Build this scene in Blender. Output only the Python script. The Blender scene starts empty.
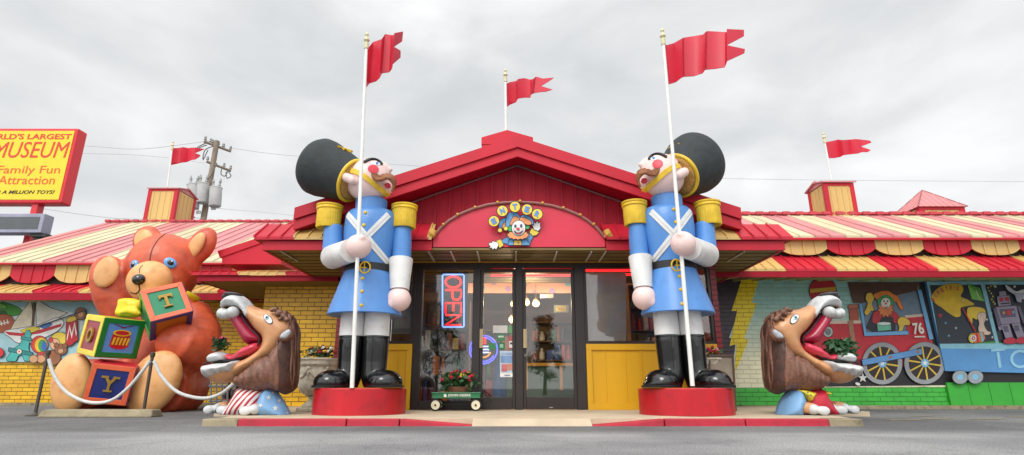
import bpy, math, random
import numpy as np
from mathutils import Vector, Matrix
from mathutils.bvhtree import BVHTree
from mathutils.geometry import delaunay_2d_cdt
random.seed(7)
# ------------------------------------------------------------ camera
SC = bpy.context.scene
F = 560.0; PITCH = math.radians(16.0); CZ = 0.43
cd = bpy.data.cameras.new('camera'); cam = bpy.data.objects.new('camera', cd)
SC.collection.objects.link(cam); SC.camera = cam
cam.location = (0, 0, CZ); cam.rotation_euler = (math.radians(90) + PITCH, 0, 0)
cd.sensor_width = 36; cd.lens = F / 1024 * 36; cd.clip_start = 0.05; cd.clip_end = 2000
# ------------------------------------------------------------ view
SC.view_settings.view_transform = 'Standard'; SC.view_settings.look = 'None'
SC.view_settings.gamma = 1; SC.view_settings.use_curve_mapping = False
SC.view_settings.exposure = 0.08
# ------------------------------------------------------------ world: nishita under a cloud deck
W = bpy.data.worlds.new('World'); SC.world = W; W.use_nodes = True
nt = W.node_tree; nt.nodes.clear()
def N(t, typ, **kw):
    n = t.nodes.new(typ)
    for k, v in kw.items(): setattr(n, k, v)
    return n
SUN_EL, SUN_ROT = math.radians(46), math.radians(200)
out = N(nt, 'ShaderNodeOutputWorld'); bg = N(nt, 'ShaderNodeBackground'); bg.inputs[1].default_value = 0.1
sky = N(nt, 'ShaderNodeTexSky', sky_type='NISHITA', sun_disc=False)
sky.sun_elevation = SUN_EL; sky.sun_rotation = SUN_ROT
tc = N(nt, 'ShaderNodeTexCoord'); sep = N(nt, 'ShaderNodeSeparateXYZ'); nt.links.new(tc.outputs['Generated'], sep.inputs[0])
mz = N(nt, 'ShaderNodeMath', operation='MAXIMUM'); mz.inputs[1].default_value = 0.0; nt.links.new(sep.outputs[2], mz.inputs[0])
mp = N(nt, 'ShaderNodeMapping'); mp.inputs['Scale'].default_value = (1, 1, 2.2); mp.inputs['Location'].default_value = (3.1, 0.4, 0.3)
nt.links.new(tc.outputs['Generated'], mp.inputs[0])
no = N(nt, 'ShaderNodeTexNoise'); no.inputs['Scale'].default_value = 2.8; no.inputs['Detail'].default_value = 6
no.inputs['Roughness'].default_value = 0.5; no.inputs['Distortion'].default_value = 0.25
nt.links.new(mp.outputs[0], no.inputs['Vector'])
cr = N(nt, 'ShaderNodeValToRGB'); nt.links.new(no.outputs['Fac'], cr.inputs[0])
cr.color_ramp.elements[0].position = 0.34; cr.color_ramp.elements[0].color = (0.65, 0.672, 0.685, 1)
cr.color_ramp.elements[1].position = 0.66; cr.color_ramp.elements[1].color = (0.96, 0.965, 0.965, 1)
e = cr.color_ramp.elements.new(0.5); e.color = (0.78, 0.795, 0.80, 1)
# overcast deck: far brighter overhead than near the horizon
mr = N(nt, 'ShaderNodeMapRange', interpolation_type='SMOOTHSTEP'); nt.links.new(mz.outputs[0], mr.inputs[0])
mr.inputs[1].default_value = 0.55; mr.inputs[2].default_value = 0.95; mr.inputs[3].default_value = 10.0; mr.inputs[4].default_value = 15.0
vm = N(nt, 'ShaderNodeVectorMath', operation='SCALE'); nt.links.new(cr.outputs[0], vm.inputs[0])
# sky brightness added on the sun's side, behind the photographer, to lift the facade
dt = N(nt, 'ShaderNodeVectorMath', operation='DOT_PRODUCT'); nt.links.new(tc.outputs['Generated'], dt.inputs[0])
dt.inputs[1].default_value = (math.sin(SUN_ROT), math.cos(SUN_ROT), 0.35)
gl_ = N(nt, 'ShaderNodeMapRange', interpolation_type='SMOOTHSTEP'); nt.links.new(dt.outputs['Value'], gl_.inputs[0])
gl_.inputs[1].default_value = -.1; gl_.inputs[2].default_value = 0.9; gl_.inputs[3].default_value = 1.0; gl_.inputs[4].default_value = 2.0
mu = N(nt, 'ShaderNodeMath', operation='MULTIPLY'); nt.links.new(mr.outputs[0], mu.inputs[0]); nt.links.new(gl_.outputs[0], mu.inputs[1])
nt.links.new(mu.outputs[0], vm.inputs['Scale'])
mx = N(nt, 'ShaderNodeMix', data_type='RGBA'); mx.inputs[0].default_value = 0.96
nt.links.new(sky.outputs[0], mx.inputs[6]); nt.links.new(vm.outputs[0], mx.inputs[7])
nt.links.new(mx.outputs[2], bg.inputs[0]); nt.links.new(bg.outputs[0], out.inputs[0])
# ------------------------------------------------------------ sun
sl = bpy.data.lights.new('sun', 'SUN'); sl.energy = 1.5; sl.angle = math.radians(24); sl.color = (1, 0.96, 0.9)
so = bpy.data.objects.new('sun', sl); SC.collection.objects.link(so)
# azimuth: behind the photographer, a little to the left
_d = Vector((math.sin(SUN_ROT) * math.cos(SUN_EL), math.cos(SUN_ROT) * math.cos(SUN_EL), math.sin(SUN_EL)))
so.rotation_euler = _d.to_track_quat('Z', 'Y').to_euler()

# ------------------------------------------------------------ helpers
def at(px, py, D):
    """world point that stands D metres in front (along the ground)"""
    t = (227.5 - py) / F
    z = D * math.tan(math.atan(t) + PITCH)
    c = D * math.cos(PITCH) + z * math.sin(PITCH)
    return Vector(((px - 512) / F * c, D, z + CZ))
def sc(px, py, D):
    a = at(px, py, D); return (D * math.cos(PITCH) + (a.z - CZ) * math.sin(PITCH)) / F
def ray(px, py):
    u = (227.5 - py); s = math.sin(PITCH); c = math.cos(PITCH)
    return Vector(((px - 512), F * c - u * s, F * s + u * c)).normalized()
def lin(c):
    return tuple(((v / 255) / 12.92 if v / 255 <= 0.04045 else ((v / 255 + 0.055) / 1.055) ** 2.4) for v in c)
MATS = {}
def mat(name, rgb, rough=0.5, var=0.10, scale=3.0, bump=0.0, bscale=40.0, metal=0.0, emit=0.0, coat=0.0, streak=0.0, spec=0.5, dark=None, dthr=0.62):
    if name in MATS: return MATS[name]
    m = bpy.data.materials.new(name); m.use_nodes = True; t = m.node_tree
    b = t.nodes['Principled BSDF']; L = t.links
    col = lin(rgb)
    b.inputs['Roughness'].default_value = rough; b.inputs['Metallic'].default_value = metal
    b.inputs['Coat Weight'].default_value = coat; b.inputs['Specular IOR Level'].default_value = spec
    if emit > 0:
        b.inputs['Base Color'].default_value = (*[c * 0.3 for c in col], 1)
        b.inputs['Emission Color'].default_value = (*col, 1); b.inputs['Emission Strength'].default_value = emit
        MATS[name] = m; return m
    g = N(t, 'ShaderNodeNewGeometry'); n1 = N(t, 'ShaderNodeTexNoise'); n1.inputs['Scale'].default_value = scale
    n1.inputs['Detail'].default_value = 7; n1.inputs['Roughness'].default_value = 0.62
    src = g.outputs['Position']
    if streak > 0:
        mpn = N(t, 'ShaderNodeMapping'); mpn.inputs['Scale'].default_value = (1, 1, 0.12 / max(streak, .1))
        L.new(src, mpn.inputs[0]); L.new(mpn.outputs[0], n1.inputs['Vector'])
    else: L.new(src, n1.inputs['Vector'])
    r = N(t, 'ShaderNodeMapRange'); r.inputs[1].default_value = 0.3; r.inputs[2].default_value = 0.7
    r.inputs[3].default_value = 1 - var * 1.6; r.inputs[4].default_value = 1 + var
    L.new(n1.outputs['Fac'], r.inputs[0])
    hv = N(t, 'ShaderNodeHueSaturation'); hv.inputs['Color'].default_value = (*col, 1); L.new(r.outputs[0], hv.inputs['Value'])
    last = hv.outputs[0]
    if dark:
        n3 = N(t, 'ShaderNodeTexNoise'); n3.inputs['Scale'].default_value = scale * 2.3; n3.inputs['Detail'].default_value = 8
        L.new(src, n3.inputs['Vector'])
        r3 = N(t, 'ShaderNodeMapRange'); r3.inputs[1].default_value = dthr - .12; r3.inputs[2].default_value = dthr + .12; r3.inputs[4].default_value = 0.75
        L.new(n3.outputs['Fac'], r3.inputs[0])
        mm = N(t, 'ShaderNodeMix', data_type='RGBA'); L.new(r3.outputs[0], mm.inputs[0]); L.new(last, mm.inputs[6]); mm.inputs[7].default_value = (*lin(dark), 1)
        last = mm.outputs[2]
    L.new(last, b.inputs['Base Color'])
    rr = N(t, 'ShaderNodeMapRange'); rr.inputs[3].default_value = max(rough - .08, 0.03); rr.inputs[4].default_value = min(rough + .15, 1)
    L.new(n1.outputs['Fac'], rr.inputs[0]); L.new(rr.outputs[0], b.inputs['Roughness'])
    if bump > 0:
        n2 = N(t, 'ShaderNodeTexNoise'); n2.inputs['Scale'].default_value = bscale; n2.inputs['Detail'].default_value = 5
        L.new(src, n2.inputs['Vector'])
        bp = N(t, 'ShaderNodeBump'); bp.inputs['Strength'].default_value = bump; bp.inputs['Distance'].default_value = 0.02
        L.new(n2.outputs['Fac'], bp.inputs['Height']); L.new(bp.outputs[0], b.inputs['Normal'])
    MATS[name] = m; return m
def brick_mat(name, c1, c2, mortar, top=None, z0=0, z1=1, w=0.27, h=0.089, ms=0.007, rough=0.45, axis='X', off=(0, 0)):
    if name in MATS: return MATS[name]
    m = bpy.data.materials.new(name); m.use_nodes = True; t = m.node_tree; L = t.links
    b = t.nodes['Principled BSDF']; b.inputs['Roughness'].default_value = rough
    g = N(t, 'ShaderNodeNewGeometry'); s = N(t, 'ShaderNodeSeparateXYZ'); L.new(g.outputs['Position'], s.inputs[0])
    cmb = N(t, 'ShaderNodeCombineXYZ'); L.new(s.outputs[axis], cmb.inputs[0]); L.new(s.outputs['Z'], cmb.inputs[1])
    mpn = N(t, 'ShaderNodeMapping'); mpn.inputs['Location'].default_value = (off[0], off[1], 0); L.new(cmb.outputs[0], mpn.inputs[0])
    # a little wander so that the courses are not ruled
    nw = N(t, 'ShaderNodeTexNoise'); nw.inputs['Scale'].default_value = 5; L.new(g.outputs['Position'], nw.inputs['Vector'])
    va = N(t, 'ShaderNodeVectorMath', operation='SCALE'); va.inputs['Scale'].default_value = 0.012; L.new(nw.outputs['Color'], va.inputs[0])
    vb = N(t, 'ShaderNodeVectorMath', operation='ADD'); L.new(mpn.outputs[0], vb.inputs[0]); L.new(va.outputs[0], vb.inputs[1])
    br = N(t, 'ShaderNodeTexBrick'); L.new(vb.outputs[0], br.inputs['Vector'])
    br.inputs['Scale'].default_value = 1; br.inputs['Brick Width'].default_value = w; br.inputs['Row Height'].default_value = h
    br.inputs['Mortar Size'].default_value = ms; br.inputs['Mortar Smooth'].default_value = 0.3; br.inputs['Bias'].default_value = 0
    br.inputs['Mortar'].default_value = (*lin(mortar), 1)
    br.inputs['Color1'].default_value = (*lin(c1), 1); br.inputs['Color2'].default_value = (*lin(c2), 1)
    last = br.outputs['Color']
    if top:
        mrz = N(t, 'ShaderNodeMapRange'); mrz.inputs[1].default_value = z0; mrz.inputs[2].default_value = z1; L.new(s.outputs['Z'], mrz.inputs[0])
        for nm, ca in (('Color1', c1), ('Color2', c2)):
            mm = N(t, 'ShaderNodeMix', data_type='RGBA'); L.new(mrz.outputs[0], mm.inputs[0])
            mm.inputs[6].default_value = (*lin(ca), 1); k = 1 if nm == 'Color1' else 0.93
            mm.inputs[7].default_value = (*[v * k for v in lin(top)], 1); L.new(mm.outputs[2], br.inputs[nm])
    nv = N(t, 'ShaderNodeTexNoise'); nv.inputs['Scale'].default_value = 2.5; nv.inputs['Detail'].default_value = 8; nv.inputs['Roughness'].default_value = .65; L.new(g.outputs['Position'], nv.inputs['Vector'])
    r = N(t, 'ShaderNodeMapRange'); r.inputs[1].default_value = .3; r.inputs[2].default_value = .7; r.inputs[3].default_value = 0.8; r.inputs[4].default_value = 1.08; L.new(nv.outputs['Fac'], r.inputs[0])
    hv = N(t, 'ShaderNodeHueSaturation'); L.new(last, hv.inputs['Color']); L.new(r.outputs[0], hv.inputs['Value'])
    L.new(hv.outputs[0], b.inputs['Base Color'])
    bp = N(t, 'ShaderNodeBump', invert=True); bp.inputs['Strength'].default_value = 0.7; bp.inputs['Distance'].default_value = 0.012
    L.new(br.outputs['Fac'], bp.inputs['Height']); L.new(bp.outputs[0], b.inputs['Normal'])
    MATS[name] = m; return m

XF = None      # optional (point -> point, mirrored?) applied when a mesh is built
ORG = {}
SPLIT = {'soffit_strip', 'soffit_joint', 'arch_bulb', 'corner_trim', 'rafter', 'bracket', 'cross_tube', 'bars', 'claws', 'jumper_wire', 'fuse_box', 'roof_seam_'}
def finish(name, verts, faces, fm, mats, parent=None, smooth=None, origin=None, bevel=0.0, vcol=None):
    if name in SPLIT and parent is not None:
        par = list(range(len(verts)))
        def root_(i):
            while par[i] != i: par[i] = par[par[i]]; i = par[i]
            return i
        for f in faces:
            for i in f[1:]: par[root_(f[0])] = root_(i)
        comp = {}
        for fi, f in enumerate(faces): comp.setdefault(root_(f[0]), []).append(fi)
        if len(comp) > 1:
            first = None
            for fl in list(comp.values())[:100]:
                ids = sorted({i for k in fl for i in faces[k]}); mp_ = {a: b for b, a in enumerate(ids)}
                o = finish_(name, [verts[i] for i in ids], [tuple(mp_[i] for i in faces[k]) for k in fl], [fm[k] for k in fl], mats, parent, smooth, origin, bevel)
                first = first or o
            return first
    return finish_(name, verts, faces, fm, mats, parent, smooth, origin, bevel)
def finish_(name, verts, faces, fm, mats, parent=None, smooth=None, origin=None, bevel=0.0):
    V = [Vector(v) for v in verts]; mir = False
    if XF: V = [XF[0](v) for v in V]; mir = XF[1]
    if mir: faces = [tuple(reversed(f)) for f in faces]
    if parent is not None: o0 = ORG[parent.name]
    else:
        if origin is None:
            xs = [v.x for v in V]; ys = [v.y for v in V]; zs = [v.z for v in V]
            o0 = Vector(((min(xs) + max(xs)) / 2, (min(ys) + max(ys)) / 2, min(zs)))
        else: o0 = Vector(origin)
    me = bpy.data.meshes.new(name); me.from_pydata([v - o0 for v in V], [], faces)
    for m in (mats if isinstance(mats, (list, tuple)) else [mats]): me.materials.append(m)
    me.polygons.foreach_set('material_index', fm)
    if smooth is not None:
        me.polygons.foreach_set('use_smooth', [True] * len(faces)); me.set_sharp_from_angle(angle=math.radians(smooth))
    me.validate(); me.update()
    o = bpy.data.objects.new(name, me); SC.collection.objects.link(o)
    if parent is not None: o.parent = parent
    else: o.location = o0
    ORG[o.name] = o0
    if bevel > 0:
        md = o.modifiers.new('bevel', 'BEVEL'); md.width = bevel; md.segments = 2; md.limit_method = 'ANGLE'; md.angle_limit = math.radians(40)
    return o
class MB:
    def __init__(s): s.v = []; s.f = []; s.m = []
    def add(s, vs, fs, m=0):
        k = len(s.v); s.v += [Vector(v) for v in vs]
        s.f += [tuple(i + k for i in f) for f in fs]; s.m += [m] * len(fs); return s
    def box(s, x0, x1, y0, y1, z0, z1, m=0):
        vs = [(x, y, z) for z in (z0, z1) for y in (y0, y1) for x in (x0, x1)]
        return s.add(vs, [(0, 2, 3, 1), (4, 5, 7, 6), (0, 1, 5, 4), (2, 6, 7, 3), (0, 4, 6, 2), (1, 3, 7, 5)], m)
    def prism(s, poly, off, m=0, ms=None):
        P = [Vector(p) for p in poly]; off = Vector(off); n = len(P)
        nn = Vector((0, 0, 0))
        for i in range(n): nn += P[i].cross(P[(i + 1) % n])
        if nn.dot(off) > 0: P.reverse()
        k = len(s.v); s.v += P + [p + off for p in P]
        s.f.append(tuple(range(k, k + n))); s.f.append(tuple(reversed(range(k + n, k + 2 * n)))); s.m += [m, m]
        for i in range(n):
            j = (i + 1) % n; s.f.append((k + i, k + n + i, k + n + j, k + j)); s.m.append(m if ms is None else ms)
        return s
    def tube(s, pts, rad, n=10, m=0, flat=1.0, cap=True):
        P = [Vector(p) for p in pts]
        if not isinstance(rad, (list, tuple)): rad = [rad] * len(P)
        k = len(s.v); ref = None
        for i, p in enumerate(P):
            a = P[max(i - 1, 0)]; b = P[min(i + 1, len(P) - 1)]; d = (b - a).normalized()
            if ref is None:
                ref = Vector((0, 0, 1)) if abs(d.z) < .9 else Vector((1, 0, 0))
            u = (ref - d * ref.dot(d)).normalized(); ref = u; w = d.cross(u)
            for j in range(n):
                t = 2 * math.pi * j / n; s.v.append(p + (u * math.cos(t) + w * math.sin(t) * flat) * rad[i])
        for i in range(len(P) - 1):
            for j in range(n):
                a = k + i * n + j; b = k + i * n + (j + 1) % n; s.f.append((a, b, b + n, a + n)); s.m.append(m)
        if cap:
            s.f.append(tuple(reversed(range(k, k + n)))); s.f.append(tuple(range(k + (len(P) - 1) * n, k + len(P) * n))); s.m += [m, m]
        return s
    def lathe(s, prof, org, axis=(0, 0, 1), n=32, m=0, sx=1.0, sy=1.0, up=None, wave=None):
        """prof: (radius, height) pairs"""
        A = Vector(axis).normalized(); ref = Vector(up) if up else (Vector((1, 0, 0)) if abs(A.x) < .8 else Vector((0, 1, 0)))
        U = (ref - A * ref.dot(A)).normalized(); Wv = A.cross(U); O = Vector(org); k = len(s.v)
        for i, (r, h) in enumerate(prof):
            for j in range(n):
                t = 2 * math.pi * j / n; rr = r * (wave(t, i) if wave else 1)
                s.v.append(O + A * h + U * math.cos(t) * rr * sx + Wv * math.sin(t) * rr * sy)
        for i in range(len(prof) - 1):
            for j in range(n):
                a = k + i * n + j; b = k + i * n + (j + 1) % n; s.f.append((a, b, b + n, a + n)); s.m.append(m)
        s.f.append(tuple(reversed(range(k, k + n)))); s.f.append(tuple(range(k + (len(prof) - 1) * n, k + len(prof) * n))); s.m += [m, m]
        return s
    def ell(s, c, r, M=None, nu=24, nv=14, m=0):
        c = Vector(c); r = (r, r, r) if isinstance(r, (int, float)) else r; k = len(s.v)
        for i in range(1, nv):
            ph = math.pi * i / nv
            for j in range(nu):
                t = 2 * math.pi * j / nu
                v = Vector((r[0] * math.sin(ph) * math.cos(t), r[1] * math.sin(ph) * math.sin(t), r[2] * math.cos(ph)))
                s.v.append(c + (M @ v if M else v))
        tp = Vector((0, 0, r[2])); s.v.append(c + (M @ tp if M else tp)); s.v.append(c - (M @ tp if M else tp)); T = len(s.v) - 2
        for i in range(nv - 2):
            for j in range(nu):
                a = k + i * nu + j; b = k + i * nu + (j + 1) % nu; s.f.append((a, a + nu, b + nu, b)); s.m.append(m)
        for j in range(nu):
            s.f.append((T, k + j, k + (j + 1) % nu)); q = k + (nv - 2) * nu; s.f.append((T + 1, q + (j + 1) % nu, q + j)); s.m += [m, m]
        return s
    def build(s, name, mats, parent=None, smooth=None, origin=None, bevel=0.0):
        return finish(name, s.v, s.f, s.m, mats, parent, smooth, origin, bevel)
    def bvh(s): return BVHTree.FromPolygons(s.v, s.f)
def blob(mb, voxel=0.03, it=4, disp=0):
    """fuse overlapping closed shapes into one skin -> new MB"""
    me = bpy.data.meshes.new('tmp'); me.from_pydata(mb.v, [], mb.f); o = bpy.data.objects.new('tmp', me); SC.collection.objects.link(o)
    r = o.modifiers.new('r', 'REMESH'); r.mode = 'VOXEL'; r.voxel_size = voxel
    if it: q = o.modifiers.new('s', 'SMOOTH'); q.iterations = it; q.factor = 0.5
    dg = bpy.context.evaluated_depsgraph_get(); ev = o.evaluated_get(dg); m2 = ev.to_mesh()
    R = MB(); R.v = [v.co.copy() for v in m2.vertices]; R.f = [tuple(p.vertices) for p in m2.polygons]; R.m = [0] * len(R.f)
    ev.to_mesh_clear(); bpy.data.objects.remove(o); bpy.data.meshes.remove(me); return R
def pillow(poly, yc, T, Rr, step, m=0, ylean=None, mb=None, tf=None):
    """poly: 2-D outline (x,z) -> solid rounded body about the plane y=yc; T half thickness"""
    mb = mb or MB()
    P = np.array([(p[0], p[1]) for p in poly], float); n = len(P)
    seg = []
    for i in range(n):
        a, b = P[i], P[(i + 1) % n]; k = max(1, int(np.linalg.norm(b - a) / step))
        for q in range(k): seg.append(a + (b - a) * q / k)
    B = np.array(seg); nb = len(B)
    xs = np.arange(P[:, 0].min(), P[:, 0].max(), step); zs = np.arange(P[:, 1].min(), P[:, 1].max(), step)
    G = np.array([(x + (step / 2 if j % 2 else 0), z) for j, z in enumerate(zs) for x in xs])
    ins = np.zeros(len(G), bool)
    for i in range(n):
        x0, z0 = P[i]; x1, z1 = P[(i + 1) % n]
        c = ((z0 > G[:, 1]) != (z1 > G[:, 1]))
        with np.errstate(divide='ignore', invalid='ignore'): xi = (x1 - x0) * (G[:, 1] - z0) / (z1 - z0 + 1e-12) + x0
        ins ^= c & (G[:, 0] < xi)
    G = G[ins]
    def dist(Q):
        d = np.full(len(Q), 1e9)
        for i in range(n):
            a = P[i]; ab = P[(i + 1) % n] - a; t = np.clip(((Q - a) @ ab) / (ab @ ab + 1e-12), 0, 1)
            d = np.minimum(d, np.linalg.norm(Q - a - t[:, None] * ab, axis=1))
        return d
    if len(G): G = G[dist(G) > step * 0.45]
    A = np.vstack([B, G]) if len(G) else B
    vs, ed, fs, *_ = delaunay_2d_cdt([Vector(a) for a in A], [(i, (i + 1) % nb) for i in range(nb)], [], 1, 1e-6)
    Q = np.array([tuple(v) for v in vs]); d = dist(Q)
    hgt = T * np.sqrt(np.clip(1 - (1 - np.minimum(d / Rr, 1)) ** 2, 0, 1))
    if tf is not None: hgt = hgt * np.array([tf(x, z) for x, z in Q])
    edge = d < 1e-5
    yl = np.array([yc + (ylean(x, z) if ylean else 0) for x, z in Q])
    k = len(mb.v); idx = []
    for (x, z), h, y in zip(Q, hgt, yl): mb.v.append(Vector((x, y - h, z)))
    for i, ((x, z), h, y) in enumerate(zip(Q, hgt, yl)):
        if edge[i]: idx.append(k + i)
        else: idx.append(len(mb.v)); mb.v.append(Vector((x, y + h, z)))
    for f in fs:
        a, b, c = (k + f[0], k + f[1], k + f[2])
        nrm = (Q[f[1]] - Q[f[0]])[0] * (Q[f[2]] - Q[f[0]])[1] - (Q[f[1]] - Q[f[0]])[1] * (Q[f[2]] - Q[f[0]])[0]
        ff = (a, b, c) if nrm > 0 else (a, c, b)
        mb.f.append(ff); mb.f.append(tuple(reversed([idx[q - k] for q in ff]))); mb.m += [m, m]
    return mb
def xz(pts, D): return [(lambda w: (w.x, w.z))(at(a, b, D)) for a, b in pts]
def smoothpoly(pts, k=4):
    """closed Catmull-Rom"""
    n = len(pts); o = []
    for i in range(n):
        p0, p1, p2, p3 = [np.array(pts[(i + j) % n], float) for j in (-1, 0, 1, 2)]
        for q in range(k):
            t = q / k; o.append(tuple(0.5 * ((2 * p1) + (-p0 + p2) * t + (2 * p0 - 5 * p1 + 4 * p2 - p3) * t * t + (-p0 + 3 * p1 - 3 * p2 + p3) * t ** 3)))
    return o
def smoothline(pts, k=4):
    P = [np.array(p, float) for p in pts]; P = [P[0]] + P + [P[-1]]; o = []
    for i in range(1, len(P) - 2):
        p0, p1, p2, p3 = P[i - 1:i + 3]
        for q in range(k):
            t = q / k; o.append(tuple(0.5 * ((2 * p1) + (-p0 + p2) * t + (2 * p0 - 5 * p1 + 4 * p2 - p3) * t * t + (-p0 + 3 * p1 - 3 * p2 + p3) * t ** 3)))
    o.append(tuple(P[-2])); return o
def ellp(cx, cy, rx, ry, rot=0, n=20):
    c, s = math.cos(math.radians(rot)), math.sin(math.radians(rot))
    return [(cx + rx * math.cos(t) * c - ry * math.sin(t) * s, cy + rx * math.cos(t) * s + ry * math.sin(t) * c) for t in [2 * math.pi * i / n for i in range(n)]]
def thing(name, loc, label, cat, group=None):
    o = bpy.data.objects.new(name, None); SC.collection.objects.link(o); o.empty_display_size = .2
    l = Vector(loc)
    if XF: l = XF[0](l)
    o.location = l; ORG[o.name] = l
    o['label'] = label; o['category'] = cat
    if group: o['group'] = group
    return o
def tag(o, label, cat, group=None):
    o['label'] = label; o['category'] = cat
    if group: o['group'] = group
    return o
def struct(o, kind='structure'): o['kind'] = kind; return o
def glyph(s, bold=0.0, shear=0.0, space=1.0, res=3):
    cu = bpy.data.curves.new('t', 'FONT'); cu.body = s; cu.offset = bold; cu.shear = shear; cu.space_character = space; cu.resolution_u = res
    o = bpy.data.objects.new('t', cu); SC.collection.objects.link(o)
    dg = bpy.context.evaluated_depsgraph_get(); ev = o.evaluated_get(dg); me = ev.to_mesh()
    V = [(v.co.x, v.co.y) for v in me.vertices]; Fc = [tuple(p.vertices) for p in me.polygons]; ev.to_mesh_clear(); bpy.data.objects.remove(o)
    xs = [v[0] for v in V]; ys = [v[1] for v in V]; w = max(xs) - min(xs); h = max(ys) - min(ys)
    return [((x - min(xs)) / w, (y - min(ys)) / h) for x, y in V], Fc
def quadmap(q, u, v):
    """q: bl, br, tr, tl"""
    a, b, c, d = [Vector(p) for p in q]; return (a * (1 - u) + b * u) * (1 - v) + (d * (1 - u) + c * u) * v
def text_mb(mb, s, q, depth, m=0, bold=0.0, shear=0.0, space=1.0, serif=False):
    V, Fc = glyph(s, bold, shear, space); q = [Vector(p) for p in q]
    nrm = (q[1] - q[0]).cross(q[3] - q[0]).normalized()      # towards the reader
    k = len(mb.v); n = len(V)
    pts = [quadmap(q, u, v) for u, v in V]
    mb.v += [p + nrm * depth for p in pts] + pts
    cnt = {}
    for f in Fc:
        mb.f.append(tuple(k + i for i in f)); mb.m.append(m)
        for i in range(len(f)):
            e = (f[i], f[(i + 1) % len(f)]); cnt[e] = 1
    for (a, b) in list(cnt):
        if (b, a) not in cnt: mb.f.append((k + a, k + n + a, k + n + b, k + b)); mb.m.append(m)
    return mb
def flat_on(mb, q, poly, depth, base=0.0, m=0):
    """poly in unit coordinates laid on quad q and raised"""
    q = [Vector(p) for p in q]; nrm = (q[1] - q[0]).cross(q[3] - q[0]).normalized()
    mb.prism([quadmap(q, u, v) + nrm * base for u, v in poly], nrm * depth, m); return mb
def pxq(x0, yt, x1, yb, D): return [at(x0, yb, D), at(x1, yb, D), at(x1, yt, D), at(x0, yt, D)]

# ------------------------------------------------------------ materials
RED = mat('red_paint', (190, 34, 52), .45, .1, 1.2, streak=1, spec=.3)
REDD = mat('red_siding', (156, 18, 40), .5, .13, 1.5, streak=1, spec=.2)
PINK = mat('faded_red_metal', (198, 128, 128), .42, .1, 1.0, streak=1)
CREAM = mat('cream_metal', (204, 194, 160), .44, .1, 1.0, streak=1)
TANM = mat('tan_metal', (208, 172, 104), .42, .08, 1.2, streak=1)
YEL = mat('yellow_paint', (214, 160, 10), .42, .07, 1.5, streak=1)
YELH = mat('ochre_board', (196, 140, 16), .5, .12, 1.5)
SOFF = mat('soffit_board', (122, 98, 50), .5, .2, 1.2)
FRAME = mat('dark_bronze', (42, 33, 30), .35, .15, 3)
BLACKM = mat('black', (22, 22, 24), .4, .1)
WHITE = mat('white_paint', (222, 222, 220), .38, .07, 3, dark=(190, 190, 184), dthr=.68)
GOLD = mat('gold_paint', (226, 186, 40), .4, .12, 6)
BLUE = mat('blue_coat', (80, 136, 202), .38, .09, 3, coat=.1, streak=.5, dark=(66, 118, 186), dthr=.68)
SKIN = mat('skin_paint', (232, 203, 198), .4, .05, 3)
HATB = mat('black_fleck', (46, 52, 54), .75, .25, 9, bump=.35, bscale=50)
BOOT = mat('boot_black', (14, 14, 16), .18, .15, 3, coat=.4)
PEDR = mat('pedestal_red', (180, 10, 28), .34, .22, 2.6, streak=.6, coat=.1, dark=(130, 14, 26), dthr=.66)
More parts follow.
